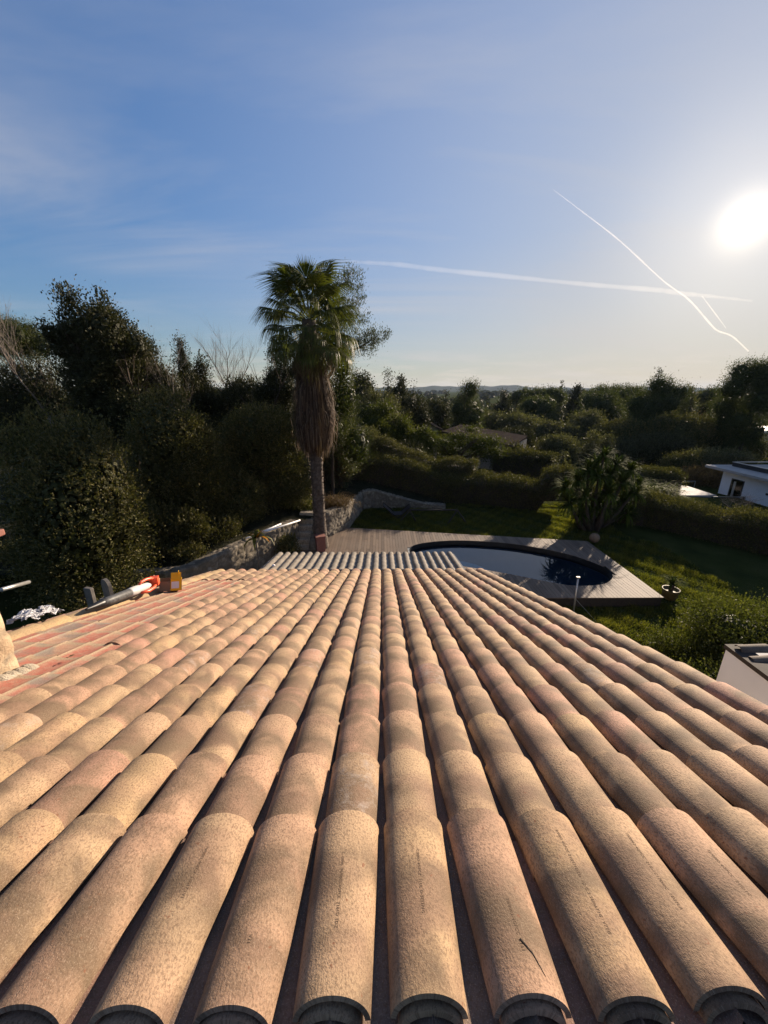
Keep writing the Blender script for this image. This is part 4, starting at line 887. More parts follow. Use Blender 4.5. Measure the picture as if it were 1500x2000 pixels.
# old leaf bases on the trunk
for i in range(520):
    z = rg.uniform(0.2, ZT - 3.2); a = i * 2.4; r0 = 0.25; d = Vector((math.cos(a), math.sin(a), 0)); s = Vector((-d.y, d.x, 0)); wd = rg.uniform(.03, .06)
    p = d * r0 + Vector((0, 0, z)); q = d * (r0 + rg.uniform(.05, .12)) + Vector((0, 0, z + rg.uniform(.06, .17)))
    b.add([tuple(p - s * wd), tuple(p + s * wd), tuple(q + s * wd * .5), tuple(q - s * wd * .5)], np.array([[0, 1, 2, 3]]))
b.out('trunk', M['palmbark'], palm, True)
# skirt of dead fronds
zs0, zs1 = atY(620, 868, PY).z + .15, ZT + 0.1
rg = np.random.default_rng(9); V, Fq, lr = [], [], []; m = 0
ENV = lambda q: float(np.interp(q, [0, .15, .35, .55, .75, .9, 1.1], [.34, .35, .46, .62, .70, .60, .48]))
for i in range(6500):
    a = rg.uniform(0, 2 * math.pi); zt = zs1 - (zs1 - zs0) * rg.random() ** 1.1 * .90; t0 = (zs1 - zt) / (zs1 - zs0)
    env = ENV(t0)
    env *= 1 + .15 * math.sin(a * 3 + 1); r0 = env * rg.uniform(.60, 1.22) * (1 + .13 * math.sin(a * 7 + t0 * 5) + .08 * math.sin(a * 13 - t0 * 9)); ln = rg.uniform(.5, 1.5); da = rg.normal(0, .06); wd = rg.uniform(.008, .028); rr = rg.random() * (.75 if t0 < .6 else 1)
    bend = rg.uniform(-.06, .10)
    for j in range(4):
        t = j / 3; z = zt - ln * t; tt = (zs1 - z) / (zs1 - zs0); e2 = ENV(max(tt, 0))
        r = r0 / env * e2 * (1 + bend * t); z = max(z, zs0 - (rg.random() ** 2) * .9)
        ca, sa = math.cos(a + da * t), math.sin(a + da * t); w_ = wd * (1 - .6 * t)
        V += [(r * ca - sa * w_, r * sa + ca * w_, z), (r * ca + sa * w_, r * sa - ca * w_, z)]; lr += [rr, rr]
        if j: Fq.append([m + 2 * j - 2, m + 2 * j - 1, m + 2 * j + 1, m + 2 * j])
    m += 8
for i in range(900):      # loose strands sticking out
    a = rg.uniform(0, 2 * math.pi); zt = zs1 - (zs1 - zs0) * rg.uniform(.05, .95); t0 = (zs1 - zt) / (zs1 - zs0); r = ENV(t0) * rg.uniform(.9, 1.05); ln = rg.uniform(.35, .8); rr = rg.random(); fl = rg.uniform(.15, .65); wd = rg.uniform(.008, .022)
    for j in range(4):
        t = j / 3; r_ = r + fl * ln * math.sin(t * 2.2); z = zt - ln * t * t * .8 - .1 * t; ca, sa = math.cos(a), math.sin(a); w_ = wd * (1 - .6 * t)
        V += [(r_ * ca - sa * w_, r_ * sa + ca * w_, z), (r_ * ca + sa * w_, r_ * sa - ca * w_, z)]; lr += [rr, rr]
        if j: Fq.append([m + 2 * j - 2, m + 2 * j - 1, m + 2 * j + 1, m + 2 * j])
    m += 8
build('dead_frond_skirt', V, np.array(Fq), M['skirt'], palm, True, {'lr': ('FLOAT', 'POINT', lr)})
# fan fronds: local +X is the direction out
def frond_mesh(seed, pet=0.9, fan=0.95, dead=False):
    rg = np.random.default_rng(seed); V, Fq, lr = [], [], []; m = 0
    def strip(pts, ws, side, r):
        nonlocal m
        for i, (p, w_) in enumerate(zip(pts, ws)):
            V.append(p + side * w_); V.append(p - side * w_); lr.extend([r, r])
            if i: Fq.append([m + 2 * i - 2, m + 2 * i - 1, m + 2 * i + 1, m + 2 * i])
        m += 2 * len(pts)
    P = [np.array([pet * t, 0, -0.16 * pet * t * t]) for t in np.linspace(0, 1, 5)]
    strip(P, [0.022] * 5, np.array([0, 1, 0]), .9); strip(P, [0.016] * 5, np.array([0, 0, 1]), .9)
    hub = P[-1]; K = 46
    for k in range(K):
        th = R(-125 + 250 * k / (K - 1)) + rg.normal(0, .015); ln = fan * (1.0 - 0.25 * abs(th) / R(125)) * rg.uniform(.9, 1.1); ts = np.linspace(0.04, 1, 7); fold = (-1) ** k * .02
        d = np.array([math.cos(th), math.sin(th), 0]); pts = []
        for t in ts:
            out = t * ln; hang = 0
            if t > 0.55: hang = (t - .55) ** 1.25 * ln * rg.uniform(1.0, 1.5) * 1.25; out = ln * (.55 + (t - .55) * .45)
            q = hub + d * out + np.array([0.02 * math.sin(th), 0, -hang - 0.10 * (out * 1.2) ** 2 + 0.12 * abs(math.sin(th)) * out - 0.22 * max(d[0], 0) * out]); q[2] += fold * t
            pts.append(q)
        side = np.array([-d[1], d[0], fold * 8]); side /= np.linalg.norm(side)
        ws = [math.tan(R(250 / K / 2)) * min(t, .55) * ln * 1.15 * (1 if t < .58 else max(.12, (1 - t) * 1.6)) for t in ts]
        strip(pts, ws, side, float(np.clip(rg.random() * .6 + .25, 0, 1)))
    me = build('frond', np.array(V), np.array(Fq), M['skirt' if dead else 'frond'], None, True, {'lr': ('FLOAT', 'POINT', lr)})
    d_ = me.data; bpy.data.objects.remove(me); return d_
fms = [frond_mesh(s, 1.15, .95) for s in range(5)]; dms = [frond_mesh(s, .8, .8, True) for s in (7, 8)]
def put_frond(me, az, el, z, sc=1, roll=0.0, name='frond'):
    o = bpy.data.objects.new(name, me); o.parent = palm; o.location = (0.10 * math.cos(az), 0.10 * math.sin(az), z)
    o.rotation_euler = (Matrix.Rotation(az, 3, 'Z') @ Matrix.Rotation(-el, 3, 'Y') @ Matrix.Rotation(roll, 3, 'X')).to_euler(); o.scale = (sc,) * 3; COL.objects.link(o)
zc = ZT + 0.35; rg = np.random.default_rng(12)
for i in range(58):
    t = i / 57; az = i * 2.39996 + rg.normal(0, .12); el = R(84 - 112 * t ** 0.85) + rg.normal(0, .07)
    put_frond(fms[i % 5], az, el, zc + 0.55 - .85 * t, rg.uniform(.92, 1.12), rg.normal(0, .2))
for i in range(24):
    az = i * 2.39996 + .7; put_frond(dms[i % 2], az, R(-22 - 40 * rg.random()), zc - .45 - .35 * rg.random(), rg.uniform(.8, 1.0), rg.normal(0, .3), 'dry_frond')

# ---- big shrubs and trees, left
tree('bush', 75, 742, 330, 10.2, 'laurel', 'huge dense laurel bush at far left reaching down to the roof', 'bush', 'laurel_bush', dens=1.5, leaf=0.075, Dp=3.6, shoots=170)
tree('bush', 330, 775, 220, 15.5, 'laurel', 'tall olive green bush between the huge laurel and the dark oleander', 'bush', 'laurel_bush', dens=1.2, leaf=.085, Dp=4.0, shoots=120)
tree('bush', 505, 772, 215, 18.5, 'laurel', 'wide dark oleander bush just left of the palm trunk', 'bush', 'oleander_bush', dens=1.2, leaf=.085, Dp=4.0, shoots=150)
tree('bush', 425, 905, 190, 16.3, 'laurel', 'lower dark shrub in front of the oleander, above the stone wall', 'bush', 'shrub', dens=1.0, leaf=.085, Dp=2.6)
tree('bush', 560, 900, 110, 18.6, 'laurel', 'dense shrub touching the palm trunk on its left', 'bush', 'shrub', dens=1.1, leaf=.085, Dp=2.2)
tree('bush', 300, 985, 230, 13.6, 'laurel', 'low shaded shrub growing along the stone wall beside the huge laurel', 'bush', 'shrub', leaf=.085, Dp=1.8, dens=.9)
tree('bush', 400, 1015, 150, 14.6, 'laurel', 'low dark creeper spilling behind the stone wall top', 'bush', 'shrub', leaf=.08, Dp=2.0)
tree('bush', 470, 985, 120, 17.0, 'laurel', 'dark shrub above the wall behind the yellow leaved plant', 'bush', 'shrub', leaf=.08, Dp=2.0)
tree('bush', 265, 1050, 120, 12.6, 'laurel', 'low leafy shrub at the foot of the huge laurel above the wall', 'bush', 'shrub', leaf=.07, Dp=1.6)
tree('bush', 340, 1065, 120, 12.9, 'laurel', 'ground hugging shrub above the wall behind the yellow box', 'bush', 'shrub', leaf=.07, Dp=1.2)
tree('bush', 60, 1080, 200, 12.9, 'laurel', 'dark undergrowth behind the huge laurel and the metal pole', 'bush', 'shrub', leaf=.08, Dp=1.6)
tree('oak', 205, 600, 200, 20.3, 'oak', 'wide flank of the holm oak group right of the tallest crown', 'tree', 'holm_oak', dens=1.2, leaf=.12)
tree('oak', 192, 566, 80, 19.9, 'oak', 'second highest holm oak crown just right of the tallest', 'tree', 'holm_oak', dens=1.0, leaf=.12)
tree('oak', 125, 550, 130, 19.5, 'oak', 'tallest holm oak on the left skyline behind the laurel', 'tree', 'holm_oak', dens=1.3, leaf=.12)
tree('oak', 250, 660, 190, 21.5, 'oak', 'lower holm oak sloping right of the tallest oak', 'tree', 'holm_oak', dens=1.1, leaf=.12)
tree('umbrella', 5, 612, 150, 34, 'pine', 'rounded pine at the far left edge of the skyline', 'tree', 'pine_tree', dens=1.3)
tree('bush', 20, 690, 170, 23, 'oak', 'dark thicket below the rounded pine at far left', 'bush', 'thicket', dens=1.0)
bare_tree(60, 556, 120, 22, 'leafless tree poking out left of the tallest holm oak', lean=(-.15, 0))
bare_tree(262, 628, 90, 24, 'leafless twiggy tree between the holm oak and the twin topped evergreen')
tree('pine', 350, 652, 62, 25.5, 'oak', 'twin topped dark evergreen on the left skyline', 'tree', 'evergreen_tree', dens=1.5)
tree('oak', 385, 690, 90, 27, 'oak', 'rounded evergreen just right of the twin topped evergreen', 'tree', 'evergreen_tree', dens=1.2)
tree('oak', 290, 708, 110, 26, 'oak', 'low evergreen filling the gap left of the twin topped evergreen', 'tree', 'evergreen_tree', dens=1.2)
bare_tree(333, 690, 90, 21, 'reddish leafless shrub in front of the twin topped evergreen', kids=7)
bare_tree(447, 650, 110, 29, 'pale leafless tree standing against the sky left of the palm', kids=7)
bare_tree(400, 700, 60, 30, 'small leafless tree beside the pale leafless one', kids=5)
tree('bush', 460, 738, 120, 27, 'oak', 'dark thicket below the pale leafless tree', 'bush', 'thicket', dens=1.2)
tree('oak', 540, 655, 110, 24.5, 'oak', 'evergreen tree directly behind the left side of the palm skirt', 'tree', 'evergreen_tree', dens=1.4)
# pine behind the palm with one long side branch
tree('pine', 632, 522, 175, 21.5, 'pine', 'tall pine partly hidden behind the palm crown', 'tree', 'pine_tree', dens=1.0, leaf=.12)
q = [o for o in COL.objects if o.get('label', '').startswith('tall pine partly')][0]
_t = [c for c in q.children if c.name.startswith('trunk')][0]; _t.scale = (.45, .45, .8)
crown('side_needles', [tuple(atY(a_, b_, 21.3) - Vector(q.location)) + (r_, r_, r_ * 1.3) for a_, b_, r_ in ((690, 548, .42), (680, 585, .6), (706, 600, .42), (700, 645, .55), (715, 668, .5), (672, 640, .6), (660, 560, .5), (560, 560, .45), (575, 620, .5))], 'pine', q, 520, 24, .13, 79, .13, 1.2, .2, core=False)
e0 = atY(668, 690, 21.3) - Vector(q.location); e1 = atY(742, 652, 20.8) - Vector(q.location)
b = MB(); b.tube([(0, 0, e0.z - 1.2), tuple(e0), tuple(e0.lerp(e1, .5) + Vector((0, 0, -.15))), tuple(e1)], [.09, .06, .04, .01], 6); b.out('branch', M['bark'], q, True)
crown('branch_needles', [tuple(e0.lerp(e1, t) + Vector((0, 0, -.05 if t < .8 else 0.05))) + (.5, .4, .28) for t in (0, .2, .4, .6, .8, .95)], 'pine', q, 300, 22, .12, 77, .11, .6, .2, core=False)
tree('cypress', 655, 706, 22, 23, 'brown', 'narrow rusty brown cypress just right of the palm skirt', 'tree', 'cypress_tree', dens=2)
# ---- middle distance
tree('bush', 660, 790, 70, 24, 'laurel', 'olive green bush right of the palm skirt', 'bush', 'shrub', dens=1.2)
tree('round', 663, 806, 58, 23, 'olive', 'clipped upright bush touching the palm skirt on its right', 'bush', 'topiary_bush', dens=1.2)
tree('round', 717, 838, 60, 27.5, 'olive', 'clipped round bush standing above the long hedge', 'bush', 'topiary_bush', dens=1.3)
tree('round', 686, 812, 34, 30, 'olive', 'small clipped bush behind the round one above the hedge', 'bush', 'topiary_bush', dens=1.3)
tree('oak', 748, 786, 120, 33, 'green', 'leafy green tree lit on its right side above the hedge', 'tree', 'broadleaf_tree', dens=1.5)
tree('oak', 700, 727, 90, 40, 'oak', 'broad dark tree right of the palm on the skyline', 'tree', 'evergreen_tree', dens=1.2)
tree('bush', 730, 752, 110, 37, 'olive', 'feathery grey green trees below the skyline right of the palm', 'tree', 'olive_tree', dens=1.0)
tree('cypress', 758, 731, 9, 52, 'oak', 'thinnest pointed cypress on the skyline', 'tree', 'cypress_tree', dens=2)
tree('oak', 781, 735, 36, 50, 'oak', 'round headed tree beside the thinnest cypress', 'tree', 'evergreen_tree', dens=1.5)
tree('cypress', 808, 751, 20, 58, 'oak', 'dark pointed conifer left of the blue hills', 'tree', 'conifer_tree', dens=2)
tree('oak', 800, 772, 90, 44, 'oak', 'dark spreading tree above the gabled house', 'tree', 'evergreen_tree', dens=1.3)
tree('bush', 780, 790, 60, 42, 'laurel', 'bushy green tree left of the gabled house roof', 'tree', 'broadleaf_tree', dens=1.2)
tree('bush', 812, 838, 80, 33, 'green', 'shrubs in front of the gabled house wall', 'bush', 'shrub', dens=1.2)
tree('cypress', 871, 764, 14, 95, 'oak', 'slim dark conifer in front of the blue hills', 'tree', 'conifer_tree', dens=2)
tree('oak', 918, 741, 92, 55, 'pine', 'large airy tree rising across the blue hills', 'tree', 'pine_tree', dens=1.3)
tree('oak', 850, 785, 80, 62, 'oak', 'dark grove tree left of the large airy tree', 'tree', 'evergreen_tree', dens=1.2)
tree('oak', 985, 764, 46, 85, 'oak', 'small dark tree right of the large airy tree', 'tree', 'evergreen_tree', dens=1.3)
tree('umbrella', 1022, 757, 60, 105, 'pine', 'leftmost umbrella pine of the right skyline', 'tree', 'pine_tree', dens=1.4)
tree('umbrella', 1068, 753, 86, 95, 'pine', 'wide umbrella pine with sunlit haze on it', 'tree', 'pine_tree', dens=1.4)
tree('oak', 1055, 775, 110, 80, 'pine', 'dense pine below the wide umbrella pine', 'tree', 'pine_tree', dens=1.2)
tree('cypress', 1098, 748, 12, 120, 'oak', 'tiny round topped conifer poking above the pines', 'tree', 'conifer_tree', dens=2)
tree('pine', 1130, 752, 60, 88, 'oak', 'spiky topped conifer left of the dark rounded pines', 'tree', 'conifer_tree', dens=1.3)
tree('umbrella', 1205, 747, 120, 92, 'pine', 'dark rounded pine mass on the right skyline', 'tree', 'pine_tree', dens=1.5)
tree('oak', 1180, 765, 120, 75, 'pine', 'dense dark pine under the rounded pine mass', 'tree', 'pine_tree', dens=1.3)
tree('oak', 1290, 732, 120, 62, 'pine', 'biggest pine of the right middle skyline', 'tree', 'pine_tree', dens=1.6)
tree('cypress', 1288, 724, 12, 64, 'oak', 'small spire topping the biggest pine', 'tree', 'conifer_tree', dens=2)
tree('pine', 1350, 750, 46, 68, 'olive', 'grey green pine right of the biggest pine', 'tree', 'pine_tree', dens=1.4)
tree('umbrella', 1405, 753, 86, 82, 'pine', 'dark flat topped pine between the biggest pine and the right edge', 'tree', 'pine_tree', dens=1.4)
tree('oak', 1488, 702, 130, 47, 'pine', 'large pine at the right edge of the photo', 'tree', 'pine_tree', dens=1.6)
tree('oak', 1400, 785, 100, 58, 'oak', 'dark tree below the flat topped pine', 'tree', 'evergreen_tree', dens=1.2)
for (px, py, w, Y, m_, l) in [
    (960, 800, 90, 66, 'olive', 'grey olive grove tree right of the large airy tree'),
    (1030, 808, 110, 60, 'olive', 'feathery olive trees below the sunlit umbrella pine'),
    (1150, 797, 96, 58, 'olive', 'pale topped olive tree in the middle of the grove'),
    (1090, 822, 90, 54, 'olive', 'olive tree in the row above the clipped hedge block'),
    (1215, 815, 100, 52, 'laurel', 'dark bushy tree left of the biggest pine foot'),
    (1330, 812, 110, 50, 'laurel', 'dark tree under the grey green pine'),
    (1388, 812, 60, 54, 'brown', 'yellow brown bush under the flat topped pine'),
    (1290, 845, 130, 46, 'oak', 'shadowed thicket below the biggest pine'),
    (1185, 862, 110, 44, 'oak', 'shadowed thicket behind the yucca clump'),
    (1440, 835, 110, 50, 'laurel', 'dark shrubs right of the yellow brown bush'),
    (1000, 838, 100, 48, 'oak', 'shadowed thicket above the clipped hedge block'),
    (1090, 850, 90, 40, 'olive', 'rounded grey bush behind the clipped hedge block'),
    (1400, 876, 120, 38, 'olive', 'sunlit grey green bush behind the white modern house terrace'),
    (1330, 885, 60, 38, 'laurel', 'low dark bush left of the sunlit grey green bush'),
    (1375, 918, 100, 34, 'brown', 'low reddish brown bushes beside the glass balustrade'),
    (1005, 868, 70, 36, 'laurel', 'dark bush right of the twisted tree'),
    (790, 868, 100, 30, 'oak', 'shadowed bushes between the round bush and twisted tree'),
]:
    tree('bush', px, py, w, Y, m_, l, 'bush', 'grove_bush', dens=1.1)
# twisted tree
loc, H = spot(905, 832, 33.5); tw = empty('twisted_tree', tuple(loc)); tw.scale = (1.45, 1.2, 1.0); tag(tw, 'gnarled tree with bare twisted limbs and green gold foliage', 'tree')
branches('trunk', 'bark', tw, H * .55, .16, 41, 2, 1.1, .25, 4, up=.35)
b = MB()
for a_, s_ in ((2.6, 1), (0.3, 1), (4.4, .8)):
    p = [(0, 0, H * .35)]; d = Vector((math.cos(a_), math.sin(a_) * .4, .7)); c_ = Vector(p[0])
    for i in range(6): c_ = c_ + d * .42 * s_; d = (d + Vector((random.uniform(-.7, .7), random.uniform(-.4, .4), random.uniform(-.35, .6)))).normalized(); p.append(tuple(c_))
    b.tube(p, [.11, .1, .09, .08, .06, .045, .02], 8)
b.out('twisted_limbs', M['bark'], tw, True)
crown('crown', [(-1.5, 0, H * .68, .9, .8, .5), (-.7, .3, H * .5, .9, .8, .6), (.5, .2, H * .62, 1.0, .8, .55), (1.5, 0, H * .7, .9, .8, .5), (1.3, .2, H * .45, .8, .7, .5), (-.2, -.2, H * .8, .7, .6, .35), (2.0, 0, H * .5, .5, .5, .4), (.4, 0, H * .92, .5, .4, .2)], 'green', tw, 900, 18, .11, 43, .2, .2, shoots=20)
# hedges
hedge('hedge', [(-4.6, 25.4), (-1.5, 25.7), (1.5, 25.6), (4.5, 25.2), (8.0, 24.0), (11.5, 22.7)], 2.0, 1.7, 'laurel', 'long clipped hedge running behind the lawn and curved wall', 0.085, dens=1.0)
hedge('hedge', [(-4.3, 27.2), (-1.0, 27.3), (2.5, 27.0), (6.5, 25.8)], 1.6, 2.35, 'laurel', 'higher back hedge behind the long clipped hedge', 0.09, dens=.9, seed=3)
hedge('hedge', [(12.3, 21.7), (15.2, 20.6), (18.0, 17.5), (20.4, 14.2), (22.4, 11)], 2.2, 1.5, 'laurel', 'thick loose hedge along the right side of the lawn', 0.08, dens=1.1, seed=5, wob=.16)
a, c = atY(962, 882, 35), atY(1083, 882, 33.5); hedge('hedge', [(a.x, a.y), (c.x, c.y)], 1.6, a.z - gz(a.x, a.y), 'laurel', 'dark square clipped hedge block right of the twisted tree', .13, seed=7, wob=.03)
a, c = atY(1243, 916, 29), atY(1328, 917, 29); hedge('hedge', [(a.x, a.y), (c.x, c.y)], 1.6, a.z - gz(a.x, a.y), 'laurel', 'small flat topped hedge block behind the grass tuft', .11, seed=8, wob=.03)
tree('cypress', 1101, 882, 22, 31, 'olive', 'small clipped column at the end of the dark hedge block', 'bush', 'topiary_column', dens=2)
tree('round', 1160, 846, 20, 42, 'olive', 'left one of two small clipped columns in the shaded grove', 'bush', 'topiary_column', dens=2)
tree('round', 1190, 852, 18, 42, 'olive', 'right one of two small clipped columns in the shaded grove', 'bush', 'topiary_column', dens=2)
# yucca clump : several stems each with rosettes
yl, YH = spot(1172, 874, 19.6); yc = empty('yucca_clump', (yl.x, yl.y, yl.z)); tag(yc, 'many headed yucca clump standing at the lawn edge beyond the pool', 'yucca')
for i, (px, py, dy) in enumerate([(1180, 888, 0), (1150, 915, -.2), (1205, 905, .3), (1130, 935, -.3), (1232, 915, .1), (1105, 950, -.4), (1170, 930, -.6), (1215, 940, -.5), (1190, 960, -.9), (1145, 968, -.8), (1240, 960, -.3), (1112, 980, -.7), (1165, 905, .5), (1190, 925, .2), (1220, 935, .6), (1130, 955, .3), (1160, 985, -.2), (1215, 975, .2), (1245, 945, .6), (1180, 990, -.6), (1135, 1000, -.5), (1225, 1000, -.2)]):
    h_ = atY(px, py, yl.y + dy) - Vector(yc.location); b = MB(); b.tube([(h_.x * .3, h_.y, 0), (h_.x * .7, h_.y, h_.z * .5), tuple(h_)], [.10, .08, .06], 7); s_ = b.out('stem', M['bark'], yc, True)
    blade_obj('rosette', dict(n=100, base=tuple(h_ - Vector((0, 0, .1))), length=.90, width=.05, spread=.03, seed=50 + i, up=-0.5, droop=.35), 'yucca', yc)
gl, GH = spot(1282, 930, 26.0); gr_ = empty('grass_tuft', tuple(gl)); tag(gr_, 'bright green arching grass clump left of the white modern house', 'ornamental grass')
blade_obj('blades', dict(n=1500, base=(0, 0, 0), length=2.0, width=.035, spread=.5, seed=3, up=.35, droop=.5), 'tuft', gr_)
w0 = atZ(655, 985, 1.3); gr_ = empty('grass_tuft', (w0.x, w0.y + .3, 1.2)); tag(gr_, 'brown and green grass tuft on the stone wall right of the palm', 'ornamental grass')
blade_obj('blades', dict(n=700, base=(0, 0, 0), length=.85, width=.012, spread=.35, seed=6, up=.3, droop=.6), 'brown', gr_)
w0 = atZ(596, 988, 1.3); gr_ = empty('fern_clump', (w0.x, w0.y, 1.25)); tag(gr_, 'sunlit green leafy clump on the terrace left of the palm trunk', 'plant')
blade_obj('blades', dict(n=420, base=(0, 0, 0), length=.8, width=.022, spread=.3, seed=9, up=.3, droop=.5), 'grass', gr_)
# sapling with yellow leaves by the wall
sl = atZ(498, 1046, 1.3); sp_ = empty('sapling', (sl.x + .25, sl.y - .7, -.3)); tag(sp_, 'young plant with yellow and orange leaves rising before the stone wall', 'plant')
b = MB(); b.tube([(0, 0, 0), (.03, 0, 1.0), (0, 0, 1.85)], [.035, .03, .02], 7); b.out('stem', M['twig'], sp_, True)
blade_obj('leaves', dict(n=9, base=(0, 0, 1.75), length=.75, width=.09, spread=.02, seed=21, up=.25, droop=.6), 'grass', sp_)
blade_obj('orange_leaves', dict(n=5, base=(.05, 0, 1.8), length=.6, width=.07, spread=.02, seed=23, up=.4, droop=.4), 'flower', sp_)
tree('bush', 562, 1042, 44, 15.4, 'laurel', 'ivy bush against the stone wall left of the steps', 'bush', 'ivy_bush', leaf=.06)
# right hand shrub
def shrub_at(x, y, H, W, mat, label, seed, leaf=.06, n=1500, Dp=None, shoots=80, name='garden_shrub'):
    root = empty(name, (x, y, gz(x, y))); tag(root, label, 'bush'); bl = make_blobs('bush', W, H, seed, Dp)
    crown('crown', bl, mat, root, n, 22, leaf, seed, .16, .6, .5, shoots=shoots); branches('trunk', 'bark', root, H * .5, .03, seed, 2, .5, .1, 6); return root
shrub_at(10.4, 8.2, 1.7, 3.4, 'green', 'large sunlit leafy shrub just beyond the white annex roof', 61, n=2600, shoots=200, Dp=4.0)
shrub_at(7.6, 7.0, 1.2, 2.2, 'green', 'leafy shrub pressed against the corner of the white annex wall', 62, n=1500)
shrub_at(10.6, 10.2, 1.2, 1.8, 'green', 'shrub with long arching shoots at the edge of the sunlit lawn', 63, n=900, shoots=160)
shrub_at(8.6, 9.4, 0.45, 1.6, 'green', 'low leafy ground shrub between the deck corner and the annex', 64, n=900, shoots=40)
shrub_at(9.6, 6.4, 2.0, 2.4, 'green', 'shrub at the right edge overhanging the annex roof', 65, n=1200)
# grass on the lawn near and far
def lawn_blades(name, n, x0, x1, y0, y1, size, seed, ok):
    rg = np.random.default_rng(seed); P = np.stack([rg.uniform(x0, x1, n), rg.uniform(y0, y1, n)], -1)
    lump = np.sin(P[:, 0] * 2.1 + 1) * np.sin(P[:, 1] * 2.7) + .6 * np.sin(P[:, 0] * 5.3 + P[:, 1] * 4.1) + .5 * np.sin(P[:, 0] * 9.1 - P[:, 1] * 7.7)
    k = ok(P[:, 0], P[:, 1]) & (rg.random(n) < .55 + .3 * lump); P, lump = P[k], lump[k]; n = len(P); z = low_z(P[:, 0], P[:, 1])
    a = rg.uniform(0, 6.28, n); h = size * rg.uniform(.5, 1.3, n) * (1 + .35 * lump); w_ = size * .13; tl = rg.normal(0, .45, (n, 2)) * h[:, None]
    s = np.stack([np.cos(a), np.sin(a)], -1) * w_
    V = np.stack([np.concatenate([P - s, z[:, None] - .01], 1), np.concatenate([P + s, z[:, None] - .01], 1), np.concatenate([P + tl, (z + h)[:, None]], 1)], 1).reshape(-1, 3)
    o = build(name, V, np.arange(3 * n).reshape(n, 3), M['grass'], None, False, {'lr': ('FLOAT', 'FACE', np.clip(rg.random(n) * .7 + lump * .15 + .1, 0, 1))}); return tag(o, 'short sunlit and shaded lawn grass around the deck', 'grass', kind='stuff')
def ok_l(x, y):
    on_deck = (x < xr + .03) & (y > np.where(x < 5.6, 10.4, ynear - .02)) & (y < np.array([farlim(q) for q in x]) + .02) & (x > -4.2)
    return ~on_deck & (dist_wall(x, y) < -.25) & ~((x < 2.4) & (y < 12)) & (x > -2.4)
lawn_blades('lawn_grass', 260000, 2.4, 13.5, 5.5, 17.5, .10, 1, ok_l)
lawn_blades('lawn_grass', 150000, -1.5, 12.5, 17.3, 24, .10, 2, ok_l)
# clods / tufts in the rough lawn
# ------------------------------------------------------------------ annex, right
an = empty('white_annex', (5.9, 3.6, -0.4)); tag(an, 'white rendered annex wall with a dark tiled roof edge at lower right', 'building')
p1 = atZ(1418, 1268, 3.0); yA = p1.y; XA = p1.x
b = MB(); b.box((XA + 1.5 - 5.9, (yA - 3) - 3.6, 1.7), (3.0, 6.0, 3.4)); b.out('wall', M['white'], an)
spec = []
b = MB(); b.box((XA + .13 - 5.9 - .0, yA - 3 - 3.6 + .0, 3.44), (.30, 6.06, .07)); b.out('eave_board', M['darkwood'], an)
ar = bpy.data.objects.new('annex_roof', None); COL.objects.link(ar); ar.parent = an; ar.location = (XA - 5.9 + .10, yA - 3.6 - .02, 3.55); ar.rotation_euler = (0, R(9), R(-90))
for k in range(26):
    spec = [dict(s0=s, Ln=.46, a0=.075, a1=.09, h0=.06, h1=.07, z0=-.0, z1=.02, xc=0.1 + k * .22, yaw=rt.normal(0, .02), up=1, rnd=rt.random(3) * np.array([1, .8, 1]), na=10, nl=2) for s in np.arange(-.02, 2.6, .38)]
    tile_row('annex_tile_row', spec, M['annextile'], ar)
b = MB()
for dx, hh in ((0, .12), (.09, .16), (.17, .13), (.24, .10)):
    y = yA - 1.05 - dx; b.tube([(XA - 5.9 - .02, y - 3.6, 2.62), (XA - 5.9 - .04, y - 3.6 + .02, 2.62 + hh * .6), (XA - 5.9 - .02, y - 3.6 + .06, 2.62 + hh), (XA - 5.9 - .03, y - 3.6 + .09, 2.60 + hh)], [.012, .016, .014, .006], 6)
b.out('wall_bracket', M['dark'], an)
# ------------------------------------------------------------------ modern white house, right
XH = 27.0; c1 = atY(1415, 915, 30.0); XH = c1.x; ZR = c1.z; g0 = gz(27, 30)
g0 = atY(1400, 977, 30.0).z
mh = empty('modern_house', (XH + 4, 26, g0)); tag(mh, 'white flat roofed modern house with a glass balustrade terrace', 'house')
O_ = Vector(mh.location)
def hb(name, c, s, mat, rz=0, bv=0):
    b = MB(); b.box(tuple(Vector(c) - O_), s, rz); o = b.out(name, M[mat], mh)
    if bv: bevel(o, bv)
    return o
hb('wall', (XH + 4, 25, (g0 + ZR) / 2 - .6), (8, 10, ZR - g0 + 1.2), 'white')
hb('roof_slab', (XH + 3.7, 25, ZR + .10), (9.6, 11.2, .20), 'paving', 0, .02)
hb('parapet', (XH + 4.3, 25.2, ZR + .36), (.12, 9.6, .34), 'dark')
for yy in (30.0, 20.4): hb('parapet', (XH + 7, yy, ZR + .36), (6, .12, .30), 'dark')
hb('parapet', (XH + 0.6, 25.2, ZR + .34), (.12, 9.6, .30), 'dark')
hb('roof_rail', (XH + .6, 25.2, ZR + .52), (.16, 9.7, .04), 'steel'); hb('roof_rail', (XH + 3.2, 29.98, ZR + .52), (5.2, .16, .04), 'steel')
dr = hb('glass_door', (XH - .01, 28.55, g0 + 1.02), (.03, 1.1, 2.04), 'dark')
b = MB(); b.box((0, 0, 0), (.012, .92, 1.9)); o = b.out('pane', M['glass'], dr); o.location = Vector((XH - .035, 28.55, g0 + 1.02)) - O_
b = MB(); b.box((0, 0, 0), (.01, .18, 1.5)); o = b.out('curtain', M['paper'], dr); o.location = Vector((XH - .028, 28.75, g0 + 1.1)) - O_
